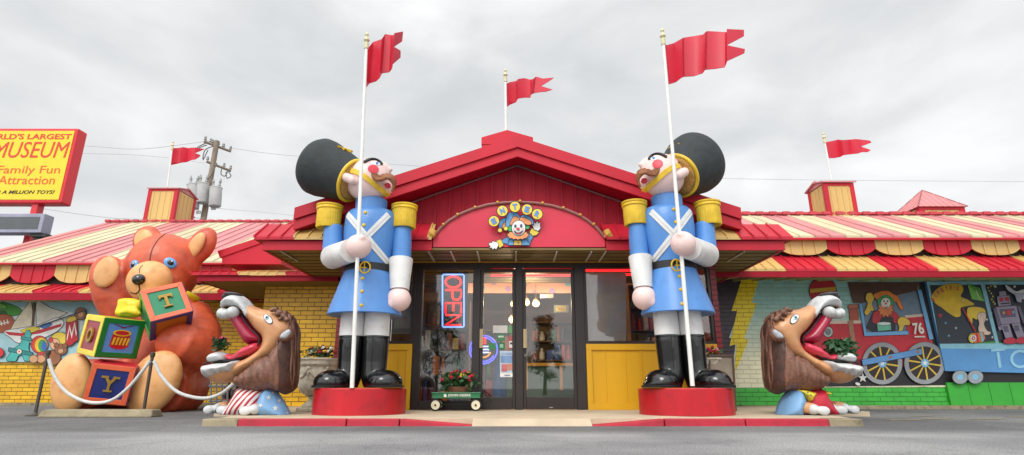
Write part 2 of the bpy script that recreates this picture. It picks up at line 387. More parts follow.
# ------------------------------------------------------------ ground
def asphalt():
    m = bpy.data.materials.new('asphalt'); m.use_nodes = True; t = m.node_tree; L = t.links; b = t.nodes['Principled BSDF']; b.inputs['Roughness'].default_value = .85
    g = N(t, 'ShaderNodeNewGeometry')
    a = N(t, 'ShaderNodeTexNoise'); a.inputs['Scale'].default_value = .5; a.inputs['Detail'].default_value = 8; L.new(g.outputs['Position'], a.inputs['Vector'])
    c = N(t, 'ShaderNodeTexNoise'); c.inputs['Scale'].default_value = 70; c.inputs['Detail'].default_value = 4; L.new(g.outputs['Position'], c.inputs['Vector'])
    v = N(t, 'ShaderNodeTexVoronoi'); v.inputs['Scale'].default_value = 110; L.new(g.outputs['Position'], v.inputs['Vector'])
    r = N(t, 'ShaderNodeValToRGB'); L.new(a.outputs['Fac'], r.inputs[0]); r.color_ramp.elements[0].position = .42; r.color_ramp.elements[1].position = .6
    r.color_ramp.elements[0].color = (.135, .135, .138, 1); r.color_ramp.elements[1].color = (.215, .215, .212, 1)
    h = N(t, 'ShaderNodeHueSaturation'); L.new(r.outputs[0], h.inputs['Color'])
    q = N(t, 'ShaderNodeMapRange'); q.inputs[1].default_value = .3; q.inputs[2].default_value = .7; q.inputs[3].default_value = .5; q.inputs[4].default_value = 1.6; L.new(c.outputs['Fac'], q.inputs[0]); L.new(q.outputs[0], h.inputs['Value'])
    # fine cracks and tar spots
    vc = N(t, 'ShaderNodeTexVoronoi', feature='DISTANCE_TO_EDGE'); vc.inputs['Scale'].default_value = .9
    wn = N(t, 'ShaderNodeTexNoise'); wn.inputs['Scale'].default_value = 3; wn.inputs['Detail'].default_value = 6; L.new(g.outputs['Position'], wn.inputs['Vector'])
    wa = N(t, 'ShaderNodeVectorMath', operation='MULTIPLY_ADD'); L.new(wn.outputs['Color'], wa.inputs[0]); wa.inputs[1].default_value = (.9, .9, 0); L.new(g.outputs['Position'], wa.inputs[2]); L.new(wa.outputs[0], vc.inputs['Vector'])
    ck = N(t, 'ShaderNodeMapRange'); ck.inputs[1].default_value = .0; ck.inputs[2].default_value = .018; ck.inputs[3].default_value = .8; ck.inputs[4].default_value = 1; L.new(vc.outputs['Distance'], ck.inputs[0])
    # lighter worn lane across, older dark strip by the kerb
    s = N(t, 'ShaderNodeSeparateXYZ'); L.new(g.outputs['Position'], s.inputs[0])
    ad = N(t, 'ShaderNodeMath', operation='MULTIPLY_ADD'); L.new(a.outputs['Fac'], ad.inputs[0]); ad.inputs[1].default_value = 1.1; L.new(s.outputs['Y'], ad.inputs[2])
    k = N(t, 'ShaderNodeMapRange'); k.inputs[1].default_value = 6.35; k.inputs[2].default_value = 6.8; k.inputs[3].default_value = 1.4; k.inputs[4].default_value = .8; L.new(ad.outputs[0], k.inputs[0])
    h2 = N(t, 'ShaderNodeHueSaturation'); L.new(h.outputs[0], h2.inputs['Color']); L.new(k.outputs[0], h2.inputs['Value'])
    h3 = N(t, 'ShaderNodeHueSaturation'); L.new(h2.outputs[0], h3.inputs['Color']); L.new(ck.outputs[0], h3.inputs['Value']); L.new(h3.outputs[0], b.inputs['Base Color'])
    bp = N(t, 'ShaderNodeBump'); bp.inputs['Strength'].default_value = .6; bp.inputs['Distance'].default_value = .008; L.new(v.outputs['Distance'], bp.inputs['Height']); L.new(bp.outputs[0], b.inputs['Normal'])
    return m
ASPH = asphalt()
g = MB(); ys = [-300, 6, 8, 12, 20, 600]; zs = [0, 0, .012, .04, .04, .04]
xsg = [-600, -60, -20, 0, 20, 60, 600]
vs = [(x, y, z) for y, z in zip(ys, zs) for x in xsg]; fs = []
nx = len(xsg)
for j in range(len(ys) - 1):
    for i in range(nx - 1): fs.append((j * nx + i, j * nx + i + 1, (j + 1) * nx + i + 1, (j + 1) * nx + i))
g.add(vs, fs); struct(g.build('ground', ASPH, origin=(0, 0, 0)))
CONC = mat('concrete_walk', (196, 178, 152), .8, .10, 2.5, bump=.3, bscale=60)
KERB = mat('kerb_red', (178, 32, 52), .6, .18, 5, bump=.2, bscale=30, dark=(120, 70, 70), dthr=.72)
CONCB = mat('old_concrete', (150, 138, 112), .9, .2, 4, bump=.5, bscale=30, dark=(70, 62, 50), dthr=.66)
WZ = 0.092
# walkway slab
w = MB(); w.add([(-3.52, 7.02, .08), (4.08, 7.02, .08), (4.08, 7.4, WZ), (-3.52, 7.4, WZ), (4.08, 9.9, WZ), (-3.52, 9.9, WZ), (-3.52, 7.02, -.05), (4.08, 7.02, -.05), (4.08, 9.9, -.05), (-3.52, 9.9, -.05)], [(0, 1, 2, 3), (3, 2, 4, 5), (6, 7, 1, 0), (7, 8, 4, 2, 1), (8, 9, 5, 4), (9, 6, 0, 3, 5), (9, 8, 7, 6)])
struct(w.build('walkway', CONC, origin=(0, 8, 0)))
w = MB(); w.box(-4.5, 5.4, 8.9, 11.6, -.05, WZ - .004)
struct(w.build('walkway', CONC, origin=(0, 10, 0)))
# red kerb pieces: left run, right run, tan ends, worn entrance ramp between
def kerb_seg(x0, x1, z0=.084, z1=.084, m=KERB, nm='kerb', y0=6.86, y1=7.02):
    k = MB(); k.add([(x0, y0, -.05), (x1, y0, -.05), (x1, y1, -.05), (x0, y1, -.05), (x0, y0 + .015, z0), (x1, y0 + .015, z1), (x1, y1, z1), (x0, y1, z0)],
        [(0, 3, 2, 1), (4, 5, 6, 7), (0, 1, 5, 4), (1, 2, 6, 5), (2, 3, 7, 6), (3, 0, 4, 7)])
    return struct(k.build(nm, m, origin=((x0 + x1) / 2, y0, 0), bevel=.012))
kx = lambda px: (px - 512) * .01162
kerb_seg(kx(238), kx(346)); kerb_seg(kx(347), kx(399)); kerb_seg(kx(400), kx(472), z1=.02)
kerb_seg(kx(592), kx(664), z0=.018); kerb_seg(kx(665), kx(745)); kerb_seg(kx(746), kx(829))
kerb_seg(kx(202), kx(237.6), m=CONCB, y1=7.5); kerb_seg(kx(829.4), kx(863), m=CONCB, y1=7.5)
r_ = MB(); r_.add([(kx(472), 6.86, .006), (kx(592), 6.86, .006), (kx(592), 7.02, .082), (kx(472), 7.02, .082), (kx(472), 6.86, -.05), (kx(592), 6.86, -.05), (kx(592), 7.02, -.05), (kx(472), 7.02, -.05)],
    [(0, 1, 2, 3), (4, 7, 6, 5), (4, 5, 1, 0), (5, 6, 2, 1), (6, 7, 3, 2), (7, 4, 0, 3)])
struct(r_.build('walkway_ramp', CONC, origin=(0, 6.9, 0)))
# yellow parking lines on the asphalt right of the walk
LINE = mat('worn_yellow_line', (150, 138, 104), .85, .35, 9, dark=(96, 96, 92), dthr=.48)
for i, (x, y, wd, dx) in enumerate([(4.95, 7.9, .5, .25), (5.6, 8.15, .42, .3), (6.25, 8.1, .45, .3), (7.15, 8.05, .4, .3), (7.3, 8.7, .3, .2), (5.9, 8.8, .35, .3), (-7.9, 8.0, .5, -.3)]):
    zf = lambda y: (.012 + (y - 8) * .007 if y > 8 else .012 - (8 - y) * .006) + .004
    l = MB(); l.add([(x, y, zf(y)), (x + wd, y + .02, zf(y + .02)), (x + wd + dx, y + .3, zf(y + .3)), (x + dx + .05, y + .26, zf(y + .26))], [(0, 1, 2, 3)])
    struct(l.build('parking_line', LINE, origin=(x, y, 0)))
# ============================================================ BUILDING
B = thing('museum_building', (0, 9.5, 0), 'long low museum building with striped circus-tent roofs, red entrance gable and glass doors', 'building')
def striped_roof(mb, x0, x1, y0, z0, y1, z1, sw, off, ma=0, mb_=1, rib=3, th=.05, ribs=True, k0=0):
    """sloped metal sheet in stripes of width sw with raised seams"""
    n = int(math.ceil((x1 - x0 + off) / sw)); x = x0 - off; i = k0
    while x < x1 - 1e-6:
        a, b = max(x, x0), min(x + sw, x1)
        if b - a > .005:
            m = ma if i % 2 == 0 else mb_
            mb.add([(a, y0, z0), (b, y0, z0), (b, y1, z1), (a, y1, z1), (a, y0, z0 - th), (b, y0, z0 - th), (b, y1, z1 - th), (a, y1, z1 - th)],
                   [(0, 1, 2, 3), (4, 7, 6, 5), (0, 4, 5, 1), (1, 5, 6, 2), (2, 6, 7, 3), (3, 7, 4, 0)], m)
            if ribs:
                for q in range(rib):
                    c = x + sw * q / rib
                    if a <= c < b:
                        mb.add([(c - .018, y0 - .012, z0 - .02), (c + .018, y0 - .012, z0 - .02), (c + .018, y1, z1 - .02), (c - .018, y1, z1 - .02),
                                (c - .011, y0 - .012, z0 + .024), (c + .011, y0 - .012, z0 + .024), (c + .011, y1, z1 + .024), (c - .011, y1, z1 + .024)],
                               [(0, 1, 2, 3), (4, 7, 6, 5), (0, 4, 5, 1), (1, 5, 6, 2), (2, 6, 7, 3), (3, 7, 4, 0)], m)
        x += sw; i += 1
def scallop(mb, x0, x1, y, zt, zb, m, tabs=4):
    """one hanging valance panel with a rounded lower edge and standing ribs"""
    n = 12; w = x1 - x0; pts = [(x0 + .004, zt), (x1 - .004, zt)]
    for i in range(n + 1):
        t = 1 - i / n; s = abs(2 * t - 1); zz = zb + (zt - zb) * .38 * s ** 3.2
        pts.append((x0 + .004 + (w - .008) * t, zz))
    mb.prism([(a, y, b) for a, b in pts], (0, .03, 0), m)
    for q in range(1, tabs):
        c = x0 + w * q / tabs; s = abs(2 * q / tabs - 1); zz = zb + (zt - zb) * .38 * s ** 3.2
        mb.box(c - .012, c + .012, y - .018, y - .001, zz + .01, zt - .01, m)
RAFT = mat('cream_rafter', (214, 214, 160), .6, .1, 4)
# ---- right wing
def wing(xa, xb, Dw, De, Da, ze, zr_y, zr, zvb, za_b, za_f, zfb, sw, off, vsw, voff, k0=0, vk0=0, zw=None, wallmat=None, wz0=0, seam=None, asw=None, aoff=0, ak0=0):
    # main roof front slope and back slope
    r = MB(); striped_roof(r, xa, xb, De - .12, ze, zr_y, zr, sw, off, k0=k0, rib=max(2, round(sw / .3)))
    r.add([(xa, zr_y, zr - .01), (xb, zr_y, zr - .01), (xb, zr_y + 5, zr - 2.6), (xa, zr_y + 5, zr - 2.6)], [(0, 1, 2, 3)], 0)
    roof = r.build('roof', [PINK, CREAM], B)
    c = MB(); n = int((xb - xa) / .32)
    c.box(xa, xb, zr_y - .1, zr_y + .1, zr - .01, zr + .045, 0)
    for i in range(n): c.box(xa + .32 * i, xa + .32 * i + .17, zr_y - .125, zr_y + .1, zr - .02, zr + .055, 0)
    c.build('ridge_cap', mat('ridge_red', (190, 60, 70), .45), roof)
    v = MB(); x = xa - voff; i = vk0
    while x < xb:
        if x + vsw > xa + .2: scallop(v, max(x, xa), min(x + vsw, xb), De - .02, ze - .04, zvb, i % 2)
        x += vsw; i += 1
    v.build('valance', [RED, TANM], B)
    t = MB(); t.box(xa, xb, De - .15, De - .09, ze - .09, ze - .052); t.build('eave_trim', RED, B)
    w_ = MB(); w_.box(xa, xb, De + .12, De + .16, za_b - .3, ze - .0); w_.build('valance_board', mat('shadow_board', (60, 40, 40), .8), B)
    # pent awning under the valance
    p = MB(); striped_roof(p, xa, xb, Da, za_f, De + .1, za_b, asw or vsw, aoff, k0=ak0, rib=5); aw = p.build('awning', [RED, TANM], B)
    f = MB(); f.box(xa, xb, Da - .0, Da + .05, zfb, za_f - .055); f.build('fascia', REDD, aw)
    zw = zof(281.5 if Dw < 13 else 302.5, Dw)
    def slab(mb, x0, x1, d0, d1): mb.add([(x0, Da + .055, zfb + d0), (x1, Da + .055, zfb + d0), (x1, Dw - .002, zw + d0), (x0, Dw - .002, zw + d0), (x0, Da + .055, zfb + d1), (x1, Da + .055, zfb + d1), (x1, Dw - .002, zw + d1), (x0, Dw - .002, zw + d1)],
        [(0, 3, 2, 1), (4, 5, 6, 7), (0, 1, 5, 4), (1, 2, 6, 5), (2, 3, 7, 6), (3, 0, 4, 7)])
    s = MB(); slab(s, xa, xb, .05, .07); s.build('soffit', mat('olive_soffit', (120, 122, 80), .7, .2, 2), aw)
    s = MB(); n = int((xb - xa) / .45)
    for i in range(n): slab(s, xa + .2 + .45 * i, xa + .24 + .45 * i, .0, .048)
    s.build('rafter', RAFT, aw)
    return roof
zof = lambda py, D: at(512, py, D).z
xof = lambda px, py, D: at(px, py, D).x
DWR = 11.8; DWL = 14.0
wing(3.6, 15.5, DWR, 10.8, 10.35, zof(237, 10.8), 12.9, zof(215, 12.9), zof(255, 10.78), zof(256, 10.9), zof(268.5, 10.35), zof(277, 10.35),
     .62, .1, .955, (3.6 - xof(779, 246, 10.78)) % .955, k0=0, vk0=int(math.floor((3.6 - xof(779, 246, 10.78)) / .955)) % 2 + 1, asw=.955, aoff=.35, ak0=0)
wing(xof(-43, 262, 13.7), -2.9, DWL, 13.7, 13.2, zof(262, 13.7), 18.4, zof(222, 18.4), zof(283, 13.68), zof(284.5, 13.8), zof(291, 13.2), zof(300, 13.2),
     1.3, .35, 1.1, (xof(-43, 262, 13.7) - xof(54, 275, 13.68)) % 1.1, k0=0, vk0=(int(math.floor((xof(-43, 262, 13.7) - xof(54, 275, 13.68)) / 1.1)) + 1) % 2, asw=1.1, aoff=.8, ak0=1)
# walls
WTR = zof(277, 10.35) + .06 + CZ * 0
YBR = brick_mat('yellow_brick', (238, 188, 26), (220, 168, 18), (104, 72, 22))
w = MB(); w.box(xof(-60, 400, DWL), xof(262, 400, DWL), DWL, DWL + .3, -.1, zof(302.5, DWL) + .05); w.build('wall', YBR, B)
XL0 = xof(258, 350, 11.5)
w = MB(); w.box(XL0, xof(341, 350, 11.5), 11.5, 11.8, -.1, 2.53); w.box(XL0, XL0 + .3, 11.8, 14, -.1, 2.4); w.build('wall', YBR, B)
TEAL = brick_mat('painted_brick', (242, 238, 204), (234, 230, 194), (184, 186, 160), top=(158, 214, 208), z0=.95, z1=2.15, ms=.005)
w = MB(); w.box(xof(690, 350, DWR), 15.5, DWR, DWR + .3, -.1, zof(281.5, DWR) + .05); wr = w.build('wall', TEAL, B)
PURB = brick_mat('purple_brick', (62, 46, 60), (54, 40, 52), (34, 26, 34), ms=.005)
BOLT = brick_mat('bolt_brick', (250, 226, 24), (246, 218, 20), (160, 130, 20), ms=.005)
GRNB = brick_mat('green_brick', (66, 184, 64), (58, 174, 56), (30, 112, 36), ms=.006)
dw = lambda pts, k: [at(a, b, DWR) + Vector((0, -k, 0)) for a, b in pts]
m_ = MB(); m_.prism(dw([(690, 270), (745, 270), (734, 304), (741, 304), (729, 338), (736, 339), (733, 365), (735, 409), (690, 409)], .002), (0, .002, 0)); m_.build('purple_paint', PURB, wr)
m_ = MB(); m_.prism(dw([(742, 278), (759, 278), (751.5, 303), (757, 303), (744, 338), (748.5, 340), (735, 372), (736.5, 344), (729.5, 346), (737, 311), (731.5, 311)], .006), (0, .002, 0)); m_.build('lightning_bolt', BOLT, wr)
m_ = MB(); m_.prism(dw([(735, 388), (957, 387), (957, 406), (735, 409)], .0085), (0, .002, 0)); m_.build('green_band', GRNB, wr)
k = MB()
for i in range(9):
    a = xof(948, 400, DWR) + i * .42; k.box(a, a + .41, DWR - .06, DWR - .012, .06, zof(382.5, DWR))
k.build('green_skirting', mat('green_board', (56, 168, 54), .5, .08), wr)
# concrete footings along both wing walls
for (a, b, y) in ((xof(736, 405, DWR), 15.5, DWR), (-16.0, XL0, DWL)):
    k = MB(); k.box(a, b, y - .35, y - .07, -.05, zof(405.2, DWR) if y == DWR else .1); k.build('footing', CONCB, B)
# ---- entrance gable
G1 = 8.5; GW = 8.95; ax = .09; az = zof(138.5, G1); ex = 3.55; ez = zof(210, G1); GB = 17.0
def gab(z_off, hw=ex): return [(ax - hw, ez + z_off), (ax, az + z_off), (ax + hw, ez + z_off)]
def band(mb, zt, zb, y0, y1, m=0, hw=ex):
    for s in (-1, 1):
        P = [(ax, az + zt), (ax + s * hw, ez + zt), (ax + s * hw, ez + zb), (ax, az + zb)]
        mb.prism([(x, y0, z) for x, z in P], (0, y1 - y0, 0), m)
g = MB(); band(g, 0, -.055, G1 + .04, GB); gr = g.build('gable_roof', PINK, B)
g = MB()
for s in (-1, 1):
    for i in range(34):
        y = G1 + .25 + i * .25
        a = Vector((ax, y, az)); b = Vector((ax + s * ex, y, ez)); g.tube([a, b], .02, 6)
g.build('roof_seam', PINK, gr)
g = MB(); band(g, .035, -.155, G1 - .02, G1 + .035); g.build('rake_trim', RED, gr)
g = MB(); band(g, -.16, -.31, G1 + .02, G1 + .06, hw=ex - .03); g.build('bargeboard', RED, gr)
g = MB(); band(g, -.26, -.30, G1 + .062, GW, hw=ex - .05); g.build('gable_soffit', REDD, gr)
# boxed ends of the overhang
g = MB()
for s in (-1, 1): g.box(ax + s * ex - .02, ax + s * ex + .02, G1 + .06, 12.5, ez - .30, ez - .06)
g.build('eave_fascia', RED, gr)
# pediment siding with standing ribs
zb_ = 2.575; P = [(ax - ex + .25, zb_), (ax + ex - .25, zb_), (ax + ex - .25, ez - .25), (ax, az - .27), (ax - ex + .25, ez - .25)]
g = MB(); g.prism([(x, GW, z) for x, z in P], (0, .1, 0)); sid = g.build('pediment', REDD, B)
g = MB(); x = ax - ex + .3; i = 0
while x < ax + ex - .28:
    zt = az - .29 - (abs(x - ax)) * (az - ez) / ex
    g.box(x - .016, x + .016, GW - .03, GW - .001, zb_, zt); g.box(x + .06, x + .07, GW - .008, GW - .001, zb_, zt)
    x += .235; i += 1
g.build('siding_rib', REDD, sid)
g = MB()
for s in (-1, 1):
    a = Vector((ax, GW - .03, az - .31)); b = Vector((ax + s * (ex - .3), GW - .03, ez - .29)); g.tube([a, b], .014, 6)
g.build('conduit', mat('grey_conduit', (120, 96, 96), .6), sid)
# barrel-arched entrance sign box
ARC = [(433, 247), (433, 238), (440, 229), (449, 221), (460, 214.5), (472, 209.5), (488, 205), (504, 203), (520, 202.6), (536, 203.4), (552, 206), (566, 210), (578, 215), (588, 221), (597, 228.5), (605, 238), (605, 247)]
DA = 8.6
AP = [at(a, b, DA) for a, b in ARC]
g = MB(); g.prism(AP, (0, GW - DA - .035, 0)); arch = g.build('arched_sign_panel', mat('arch_red', (206, 40, 66), .38, .07, 1), B)
g = MB(); L_ = [p + Vector((0, -.02, 0)) for p in AP[1:-1]]; g.tube(L_, .024, 8); g.build('arch_trim', mat('arch_taupe', (146, 96, 88), .5, .1), arch)
g = MB()
for i in range(11):
    t = i / 10 * (len(L_) - 1); j = min(int(t), len(L_) - 2); p = L_[j].lerp(L_[j + 1], t - j); g.ell(p + Vector((0, -.03, .01)), (.024, .024, .024), nu=10, nv=6)
for px, s in ((434, -1), (606, 1)):
    a = at(px, 230, DA - .08); g.tube([a, a + Vector((s * .03, 0, -.07)), a + Vector((s * .12, 0, -.15))], [.05, .06, .01], 8)
g.build('arch_bulb', mat('brass_bulb', (206, 160, 70), .35, .1), arch)
# ---- the low canopy round the entrance
CF = 8.55; XLc = xof(262, 250, CF); XRc = xof(785, 247, CF); CB = 11.5
zfb = zof(250, CF); zft = zof(240.5, CF)
XaL = AP[0].x - .003; XaR = AP[-1].x + .003
zrt = zof(229, 9.2)
def canopy_side(s_, xo, xa, xi):
    """pent roof over the front, and its gently hipped flank beside the gable"""
    g = MB(); striped_roof(g, min(xo + s_ * .12, xa), max(xo + s_ * .12, xa), CF - .06, zft + .05, GW - .04, zrt, 1.05, .42 if s_ < 0 else 0, k0=0, rib=5)
    x0 = xo + s_ * .12
    g.add([(x0, CF - .06, zft + .05), (xi, GW - .04, zrt), (xi, CB, zrt + .02), (x0, CB, zft + .05), (x0, CF - .06, zft), (xi, GW - .04, zrt - .05), (xi, CB, zrt - .03), (x0, CB, zft)],
          [(0, 1, 2, 3), (4, 7, 6, 5), (0, 4, 5, 1), (1, 5, 6, 2), (2, 6, 7, 3), (3, 7, 4, 0)], 0)
    can = g.build('canopy_roof', [RED, TANM], B)
    g = MB(); g.box(min(xo, xa), max(xo, xa), CF, CF + .05, zfb, zft); g.box(min(xo, xo - s_ * .05), max(xo, xo - s_ * .05), CF + .052, CB, zfb, zft)
    g.build('canopy_fascia', RED, can); return can
canopy_side(-1, XLc, XaL - .01, ax - ex + .1); can = canopy_side(1, XRc, XaR + .01, ax + ex - .1)
g = MB(); g.box(XLc + .05, XRc - .05, CF + .05, CB, zfb + .012, zfb + .045); sf = g.build('canopy_soffit', SOFF, can)
g = MB()
for i in range(1, 12): g.box(XLc + .06, XRc - .06, CF + i * .26, CF + i * .26 + .008, zfb + .004, zfb + .0118)
g.build('soffit_joint', mat('joint', (70, 52, 24), .7), sf)
g = MB()
for px in (286, 430, 452, 478, 516, 556, 590, 604, 740):
    x = xof(px, 250, 8.8); g.box(x - .012, x + .012, CF + .08, 9.36, zfb - .012, zfb + .003)
g.build('soffit_strip', mat('galv', (196, 190, 176), .4, .1), sf)
# red roof end pieces beside the canopy: little gabled parapet on the left awning
DP = 11.6
g = MB(); g.prism([at(a, b, DP) for a, b in ((222, 251), (281, 232), (281, 264), (222, 264))], (0, .9, 0)); par = g.build('parapet', RED, B)
g = MB(); g.prism([at(a, b, DP - .03) for a, b in ((217.5, 251), (300, 224), (300, 229), (219.5, 257.5))], (0, .95, 0)); g.build('parapet_cap', RED, par)
g = MB(); g.prism([at(a, b, 10.2) for a, b in ((264, 233), (300, 218), (300, 236), (270, 236))], (0, 1.2, 0)); g.build('parapet', RED, B)
# lower awning left of the entrance
T0 = 10.8; xl = xof(196, 282, T0); za = zof(274.5, T0); zfb2 = zof(281, T0)
g = MB(); striped_roof(g, xl - .1, -3.4, T0 - .05, za + .03, T0 + .9, za + .25, .93, .0, k0=0, rib=5)
g.add([(xl - .1, T0 - .05, za + .028), (xl + .4, T0 + .9, za + .25), (xl + .4, DWL - 1, za + .25), (xl - .1, DWL - 1, za + .028)], [(0, 1, 2, 3)], 0)
tb = g.build('lower_awning', [RED, TANM], B)
g = MB(); g.box(xl, -3.4, T0, T0 + .05, zfb2, za - .02); g.box(xl, xl + .05, T0 + .052, DWL - .02, zfb2, za - .02); g.build('fascia', REDD, tb)
g = MB(); g.box(xl + .05, -3.4, T0 + .05, DWL, zfb2 + .01, zfb2 + .05); g.build('soffit', SOFF, tb)
# ---- storefront
DS = 9.5; KX = .01668; X = lambda px: (px - 512) * KX
Z0 = WZ; ZT = zof(268, DS); ZH = zof(262, DS)
g = MB(); g.box(X(336), X(716), DS - .04, DS + .16, ZH, zfb + .003); g.build('header_board', YELH, B)
fr = MB()
fr.box(X(413), X(586), DS, DS + .12, ZT, ZH - .002)                       # head
for a, b in ((413, 420.5), (472, 479.5), (515.5, 523), (576, 585.5)): fr.box(X(a), X(b), DS - .01, DS + .13, Z0, ZT - .002)
fr.box(X(420.5), X(472), DS, DS + .12, Z0, Z0 + .14)
frm = fr.build('storefront_frame', FRAME, B, bevel=.006)
GLS = bpy.data.materials.new('glass'); GLS.use_nodes = True; t = GLS.node_tree; t.nodes.clear()
o_ = N(t, 'ShaderNodeOutputMaterial'); m1 = N(t, 'ShaderNodeMixShader'); tr = N(t, 'ShaderNodeBsdfTransparent'); tr.inputs[0].default_value = (.93, .95, .93, 1)
gl = N(t, 'ShaderNodeBsdfGlossy'); gl.inputs['Roughness'].default_value = .02; fz = N(t, 'ShaderNodeFresnel'); fz.inputs[0].default_value = 1.75
t.links.new(fz.outputs[0], m1.inputs[0]); t.links.new(tr.outputs[0], m1.inputs[1]); t.links.new(gl.outputs[0], m1.inputs[2]); t.links.new(m1.outputs[0], o_.inputs[0])
def glass(x0, x1, z0, z1, par, y=DS + .05):
    q = MB(); q.box(x0, x1, y, y + .008, z0, z1); return q.build('glass_pane', GLS, par)
glass(X(420.5), X(472), Z0 + .14, ZT, frm)
def door(x0, x1, hx):
    d = MB(); a = .055
    d.box(x0, x0 + a, DS + .02, DS + .08, Z0 + .01, ZT - .01); d.box(x1 - a, x1, DS + .02, DS + .08, Z0 + .01, ZT - .01)
    d.box(x0 + a, x1 - a, DS + .02, DS + .08, Z0 + .01, Z0 + .2); d.box(x0 + a, x1 - a, DS + .02, DS + .08, ZT - .07, ZT - .01)
    o = d.build('door', FRAME, B, bevel=.006)
    glass(x0 + a, x1 - a, Z0 + .2, ZT - .07, o)
    h = MB(); h.box(hx - .03, hx + .03, DS - .06, DS - .04, zof(348, DS - .05), zof(329, DS - .05))
    for z in (zof(346, DS), zof(331, DS)): h.box(hx - .01, hx + .01, DS - .04, DS + .02, z - .01, z + .01)
    h.build('handle', mat('tan_metal_handle', (176, 156, 116), .4), o, bevel=.004); return o
door(X(479.5), X(515.5), X(481.5)); d2 = door(X(523), X(576), X(525))
q = MB(); q.lathe([(.022, 0), (.022, .03)], (X(523.5) + .03, DS + .015, .95), (0, -1, 0), 16); q.build('lock', mat('lock', (120, 112, 100), .35, metal=1), d2)
q = MB(); q.box(X(550) - .03, X(550) + .03, DS + .012, DS + .0195, .12, .135); q.build('emblem', mat('lock2', (150, 146, 140), .4), d2)
# bays with yellow panelled aprons
def bay(x0, x1, grooves, zs=zof(344, DS)):
    p = MB(); p.box(x0, x1, DS, DS + .1, Z0, zs)
    o = p.build('apron_panel', YEL, B)
    t = MB(); e = .0
    t.box(x0, x1, DS - .03, DS - .001, zs - .1, zs); t.box(x0, x1, DS - .03, DS - .001, Z0, Z0 + .1)
    t.box(x0, x0 + .09, DS - .03, DS - .001, Z0 + .101, zs - .101); t.box(x1 - .09, x1, DS - .03, DS - .001, Z0 + .101, zs - .101)
    for gx in grooves: t.box(X(gx) - .012, X(gx) + .012, DS - .012, DS - .001, Z0 + .101, zs - .101)
    t.build('panel_moulding', YEL, o, bevel=.004)
    f = MB(); f.box(x0, x1, DS, DS + .12, zs, zs + .05); f.box(x0, x1, DS, DS + .12, ZT, ZH - .002); f.box(x0, x0 + .045, DS, DS + .12, zs + .051, ZT - .001); f.box(x1 - .045, x1, DS, DS + .12, zs + .051, ZT - .001)
    w_ = f.build('window_frame', FRAME, B); glass(x0 + .045, x1 - .045, zs + .05, ZT, w_); return w_
bay(X(341), X(413) - .003, (399,)); bay(X(585.5) + .003, X(716), (604, 624, 640, 660))
g = MB(); g.box(X(336), X(341) - .002, DS - .05, 11.5, Z0, ZH - .002); PB_ = brick_mat('red_brick', (140, 30, 40), (126, 26, 36), (60, 20, 26), axis='X'); g.build('corner_pillar', PB_, B)
g = MB(); g.box(X(716) + .002, X(722), DS - .02, 11.8, Z0, ZH - .002)
g.build('corner_pillar', brick_mat('red_brick', (140, 30, 40), (126, 26, 36), (60, 20, 26), axis='X'), B)
# interior room
IN = mat('interior_floor', (112, 84, 60), .4, .15)
g = MB(); g.box(X(341), X(716), DS + .17, 13.5, -.02, Z0 - .005); room = g.build('interior_floor', IN, B)
g = MB(); g.box(X(341), X(716), 13.4, 13.5, Z0, 2.9); g.box(X(336) - .02, X(341) - .01, 11.5, 13.4, Z0, 2.9); g.box(X(722), X(722) + .05, 11.5, 13.4, Z0, 2.9)
g.build('interior_wall', mat('interior_brown', (120, 84, 66), .7, .25, 1.5), B)
g = MB(); g.box(X(341), X(716), DS + .17, 13.5, 2.75, 2.85); g.build('interior_ceiling', mat('int_ceil', (150, 140, 126), .8), B)
g = MB(); g.box(X(420), X(716), 12.2, 12.3, zof(293, 12.2), zof(278, 12.2)); pb = g.build('soffit_band', mat('peach', (224, 150, 110), .6), B)
g = MB()
for i, (a, b, r) in enumerate([(508, 289, 3), (524, 284, 3), (534, 291, 1.5), (545, 281, 2.2), (552, 291, 3), (568, 283, 3.5), (494, 283, 2), (482, 288, 3), (602, 288, 3), (620, 283, 2)]):
    p = at(a, b, 12.19); g.lathe([(r * .021, 0), (r * .021, .006)], p, (0, -1, 0), 18, m=i % 2)
g.build('painted_dot', [mat('dot_mauve', (160, 120, 160), .6), mat('dot_teal', (90, 150, 160), .6)], pb)
# roof, closing the box behind the gable
g = MB(); g.box(ax - ex + .1, ax + ex - .1, GW + .101, GB, 2.86, 2.9); g.build('attic_floor', SOFF, B)
